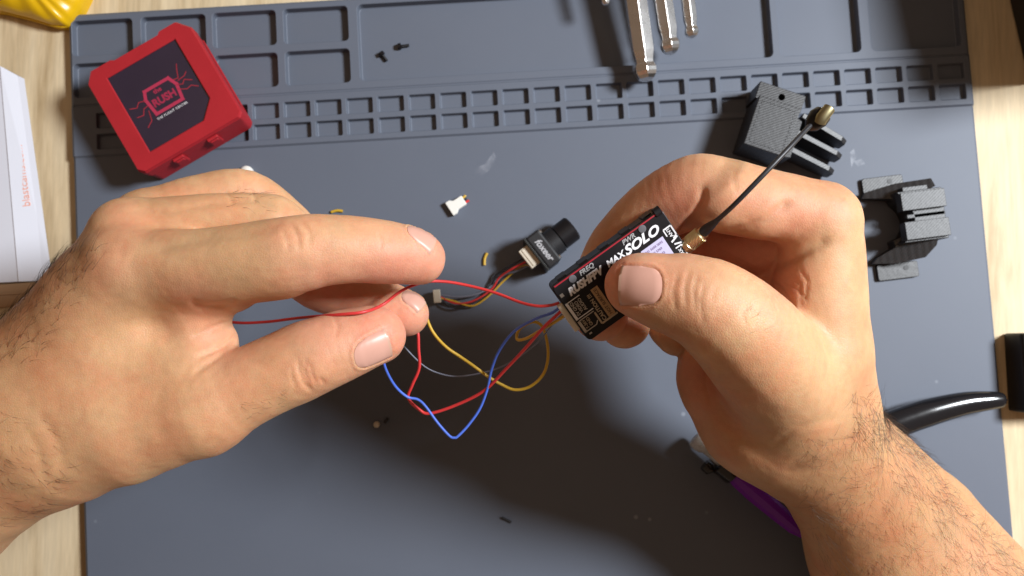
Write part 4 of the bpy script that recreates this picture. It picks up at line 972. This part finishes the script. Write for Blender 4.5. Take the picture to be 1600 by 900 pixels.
# ================================================================== the held transmitter box, its wires and antenna
def transmitter():
    A, Bq = P(861, 450, 13.35), P(1034, 326, 13.55)
    u = Bq - A; Lx = np.linalg.norm(u); u /= Lx
    perp = np.array([u[1], -u[0], 0]); perp /= np.linalg.norm(perp)          # towards the lower right
    tl = math.radians(16); v = perp * math.cos(tl) + np.array([0, 0, -math.sin(tl)]); v -= u * (v @ u); v /= np.linalg.norm(v)
    D_ = P(927, 527, 12.6); Ly = float((D_ - A) @ v)
    n = np.cross(v, u); n = n if n[2] > 0 else -n
    y = -v; R = np.array([u, y, n]).T                                          # columns: x along, y up-left, n out
    cen = A + u * Lx / 2 + v * Ly / 2
    t = thing('video_transmitter', 'black electronics box with white lettering and a red line, held in the right hand', 'video transmitter', cen)
    m3 = Matrix(R.tolist()); t.rotation_mode = 'QUATERNION'; t.rotation_quaternion = m3.to_quaternion()
    hx, hy, th = Lx / 2, Ly / 2, .85
    B().prism(rrect(0, 0, Lx, Ly, .16, 4), -th, -.16).make('heat_sink', M['black'], t, bevel=.04)
    B().prism(rrect(0, 0, Lx - .02, Ly - .02, .15, 4), -.15, -.02).make('case_rim', M['black'], t, bevel=.02)
    fp = B().prism(rrect(0, 0, Lx - .06, Ly - .06, .14, 4), -.03, 0).make('front_plate', M['black'], t, bevel=.01)
    B().box((0, hy - .04, -.03), (Lx - .2, .045, .09)).make('red_line', mat('red trim', (.30, .008, .02), .4), t)
    for k in range(5): B().box((-hx + .5 + k * (Lx - 1) / 4, hy + .02, -.5), (.35, .05, .5)).make('side_fin', M['black'], t, bevel=.015)
    B().tube([(hx - .28, hy - .02, -.1), (hx - .05, hy - .02, -.1)], .17, 12).make('corner_screw_post', M['black'], t, smooth=True, auto=50)
    z = .004
    def tx(s, x, y_, size, m, a=0.0, **k):
        c, s_ = math.cos(a), math.sin(a); RR = np.array([[c, -s_, 0], [s_, c, 0], [0, 0, 1]]); text_mesh('lettering', s, size, m, fp, RR, (x, y_, z), **k)
    W_ = M['white']; GR = mat('grey print', (.30, .30, .30), .5)
    q = lambda al, ac: (-hx + al * Lx / 213, hy - ac * Lx / 213)
    sc_ = Lx / 213
    W90 = math.radians(90)
    def put(s, al, ac, size, m, a=0.0, **k): x_, y_ = q(al, ac); tx(s, x_, y_, size * sc_, m, a, **k)
    put('RUSHFPV', 49, 24, 17, W_, bold=.02, shear=.3, sx=.9)
    put('MAX', 108, 23, 15, W_, bold=.010, shear=.25)
    put('SOLO', 158, 23, 21, W_, bold=.016, shear=.35, sx=1.18)
    put('FREQ', 62, 9, 11, GR, bold=.006, shear=.25); put('PWR', 143, 9, 11, GR, bold=.006, shear=.25)
    for al in (36, 170): x_, y_ = q(al, 8); B().tube([(x_, y_, .0), (x_, y_, .03), (x_, y_, .035)], [.13, .13, .09], 16).make('push_button', M['greyp'], t, smooth=True, auto=50)
    TN = mat('tan print', (.42, .34, .24), .5); TG = mat('faded white print', (.46, .43, .39), .5)
    def bars(nm, L_, m, zz=0.0):
        b = B()
        for (a0_, c0_, a1_, c1_, w_) in L_:
            p, r_ = np.array(q(a0_, c0_)), np.array(q(a1_, c1_)); d = (r_ - p) / np.linalg.norm(r_ - p); nn = np.array([-d[1], d[0]]) * w_ * sc_ / 2
            b.prism([tuple(p - nn), tuple(r_ - nn), tuple(r_ + nn), tuple(p + nn)], 0, .006 + z + zz)
        b.make(nm, m, fp)
    bars('legend_frame', [(5, 35, 5, 68, 4.5), (3, 36, 30, 36, 1.4), (5, 67, 36, 67, 1.4)], W_)
    bars('legend_frame', [(5, 71, 5, 93, 4.5), (3, 92, 26, 92, 1.4), (26, 92, 31, 87, 1.4), (5, 71, 34, 71, 1.4)], TG)
    for k, s_ in enumerate(('5V GND', 'VIDEO', 'AUDIO')): put(s_, 12 + k * 7, 51, 7.5, TG, a=W90, bold=.002, sx=.95)
    for k, s_ in enumerate(('7-36V', 'GND')): put(s_, 12 + k * 7.5, 81, 7.5, TN, a=W90, bold=.002, sx=.9)
    put('CAUTION !!!', 42, 69, 9, TN, a=W90, bold=.004, sx=1.0)
    x_, y_ = q(55, 67); B().box((x_, y_, .008), (13 * sc_, 54 * sc_, .016)).make('hot_surface_label', M['tan'], t)
    text_mesh('lettering', 'HOT SURFACE', 7.5 * sc_, mat('dark brown print', (.10, .05, .02), .5), fp, np.array([[0, -1, 0], [1, 0, 0], [0, 0, 1.0]]), (x_, y_, .02), bold=.003)
    bars('legend_line', [(34, 74, 34, 96, 3), (34, 96, 64, 96, 3)], TN)
    x_, y_ = q(10, 98); B().box((x_, y_, .01), (.1, .05, .03)).make('tiny_chip', M['steel'], t)
    x_, y_ = q(7, 20); B().box((x_, y_, .01), (.12, .12, .04)).make('solder_pad', M['steel'], t)
    x_, y_ = q(169, 62); B().box((x_, y_, .008), (42 * sc_, 50 * sc_, .016)).make('channel_label', M['lilac'], t)
    for k in range(5): text_mesh('lettering', ('CH1 5658 5695', '5732 5769', '5806 5843', '5880 5917', 'R8 2.5W')[k], 5.5 * sc_, mat('violet print', (.22, .16, .30), .5), fp, I3, (x_ - .02, y_ + (18 - 8 * k) * sc_, .02), bold=.002)
    bars('angular_print', [(196, 30, 210, 30, 2.4), (210, 30, 210, 47, 2.4), (210, 47, 203, 50, 2.2), (196, 30, 196, 42, 2.0), (197, 54, 210, 50, 3.0), (199, 59, 210, 63, 2.6), (197, 66, 208, 66, 2.2), (208, 66, 208, 84, 2.4), (208, 84, 198, 87, 2.2)], W_)
    put('ANT', 203, 39, 8, W_, a=W90, bold=.003); put('RX', 202, 75, 8, W_, a=W90, bold=.003)
    # connector on the left end
    con = B().box((-hx - .08, -.1, -.3), (.2, 1.05, .34)).make('wire_connector', M['cream'], t, bevel=.03)
    inv = m3.transposed(); cl = lambda p: np.array(inv @ Vector(tuple(P(*p) - cen)))
    def wire(nm, pts, r, m, k=7): B().tube(spline([cl(p) for p in pts], k), r, 9).make(nm, m, t, smooth=True)
    wire('red_wire', [(874, 473, 12.75), (860, 477, 12.7), (838, 478, 12.6), (812, 472, 12.3), (775, 458, 11.9), (735, 447, 11.7), (695, 440, 11.8), (662, 441, 12.0), (628, 454, 12.1), (598, 476, 12.2), (570, 487, 12.9), (535, 491, 12.95), (500, 494, 12.5), (465, 497, 11.5), (415, 503, 10.6), (368, 504, 10.2), (320, 495, 9.9)], .052, M['rwire'])
    wire('red_wire', [(880, 483, 12.7), (866, 496, 12.5), (848, 513, 12.1), (820, 545, 11.2), (790, 577, 10.4), (757, 610, 9.8), (715, 632, 9.4), (672, 646, 9.2), (655, 640, 9.2), (638, 622, 9.3), (644, 602, 9.5), (655, 575, 9.7), (654, 545, 9.9), (652, 515, 10.0), (640, 490, 9.8)], .058, M['rwire'])
    wire('blue_wire', [(876, 479, 12.7), (862, 489, 12.5), (835, 499, 12.0), (803, 518, 11.2), (780, 548, 10.5), (768, 578, 10.1), (762, 606, 9.9), (750, 638, 9.7), (732, 664, 9.6), (716, 681, 9.6), (710, 684, 9.6), (702, 681, 9.6), (684, 661, 9.6), (664, 634, 9.6), (652, 624, 9.6), (636, 620, 9.7), (618, 604, 10.0), (604, 580, 10.6), (597, 556, 11.0), (592, 530, 11.0)], .05, M['bwire'])
    wire('yellow_wire', [(888, 489, 12.6), (872, 500, 12.4), (845, 516, 11.8), (822, 529, 11.2), (808, 530, 10.9), (812, 514, 10.7), (832, 503, 10.6), (847, 510, 10.5), (855, 535, 10.3), (856, 562, 10.1), (848, 586, 9.9), (828, 604, 9.7), (804, 609, 9.6), (782, 600, 9.6), (762, 588, 9.7), (743, 574, 9.8), (720, 558, 9.8), (698, 543, 9.9), (680, 524, 9.9), (670, 506, 9.9), (664, 485, 9.8)], .056, M['ywire'])
    wire('grey_wire', [(884, 486, 12.6), (868, 501, 12.0), (835, 540, 10.5), (790, 570, 9.3), (755, 582, 9.0), (715, 588, 8.9), (685, 583, 8.9), (660, 570, 9.1), (630, 540, 9.4), (610, 515, 9.6)], .028, M['gwire'])
    # antenna
    an = bpy.data.objects.new('antenna', None); an.empty_display_size = .01; link(an, t); s0 = cl((1076, 380, 12.95)); an.location = Vector(s0) * S
    al = lambda p: cl(p) - s0
    a0, a1 = al((1068, 388, 12.9)), al((1100, 362, 13.35)); ax = (a1 - a0) / np.linalg.norm(a1 - a0); L = np.linalg.norm(a1 - a0)
    B().tube([a0 + ax * L * f for f in (0, .08, .1, .28, .3, .84, .87, 1)], [.2, .2, .27, .27, .25, .25, .21, .2], 20).make('screw_connector', M['gold'], an, smooth=True, auto=40)
    b = B(); side = np.cross(ax, [0, 0, 1.0]); side /= np.linalg.norm(side); up = np.cross(side, ax)
    for k in range(18):                                                      # slanted knurls
        th = 2 * math.pi * k / 18; pts = []
        for f in (.32, .45, .58, .70, .82):
            q = th + f * 2.2; pts.append(a0 + ax * L * f + (side * math.cos(q) + up * math.sin(q)) * .255)
        b.tube(pts, .022, 4)
    b.make('knurling', M['gold'], an)
    B().tube([al(p) for p in spline([(1096, 366, 13.3), (1104, 358, 13.55), (1114, 350, 13.85), (1122, 343, 14.1)], 4)], [.17] * 5 + [.16, .15, .14, .12, .11, .10, .09, .085], 14).make('heat_shrink', M['kwire'], an, smooth=True)
    cab = [(1110, 353, 13.75), (1145, 322, 14.75), (1190, 276, 15.2), (1230, 234, 15.1), (1262, 200, 14.6), (1272, 192, 14.4)]
    B().tube([al(p) for p in spline(cab, 8)], .08, 10).make('antenna_cable', M['kwire'], an, smooth=True)
    B().tube([al((1262, 200, 14.4)), al((1268, 195, 14.4)), al((1278, 185, 14.4)), al((1286, 178, 14.4)), al((1288, 176, 14.4))], [.12, .26, .34, .3, .2], 18).make('antenna_hub', M['black'], an, smooth=True)
    e0, e1 = al((1279, 183, 14.45)), al((1292, 170, 14.45)); 
    B().tube([al((1281, 190, 14.6)), al((1284, 184, 14.7)), al((1296, 169, 14.7))], [.2, .2, .19], 14).make('antenna_tip', M['brass'], an, smooth=True, auto=60)
transmitter()
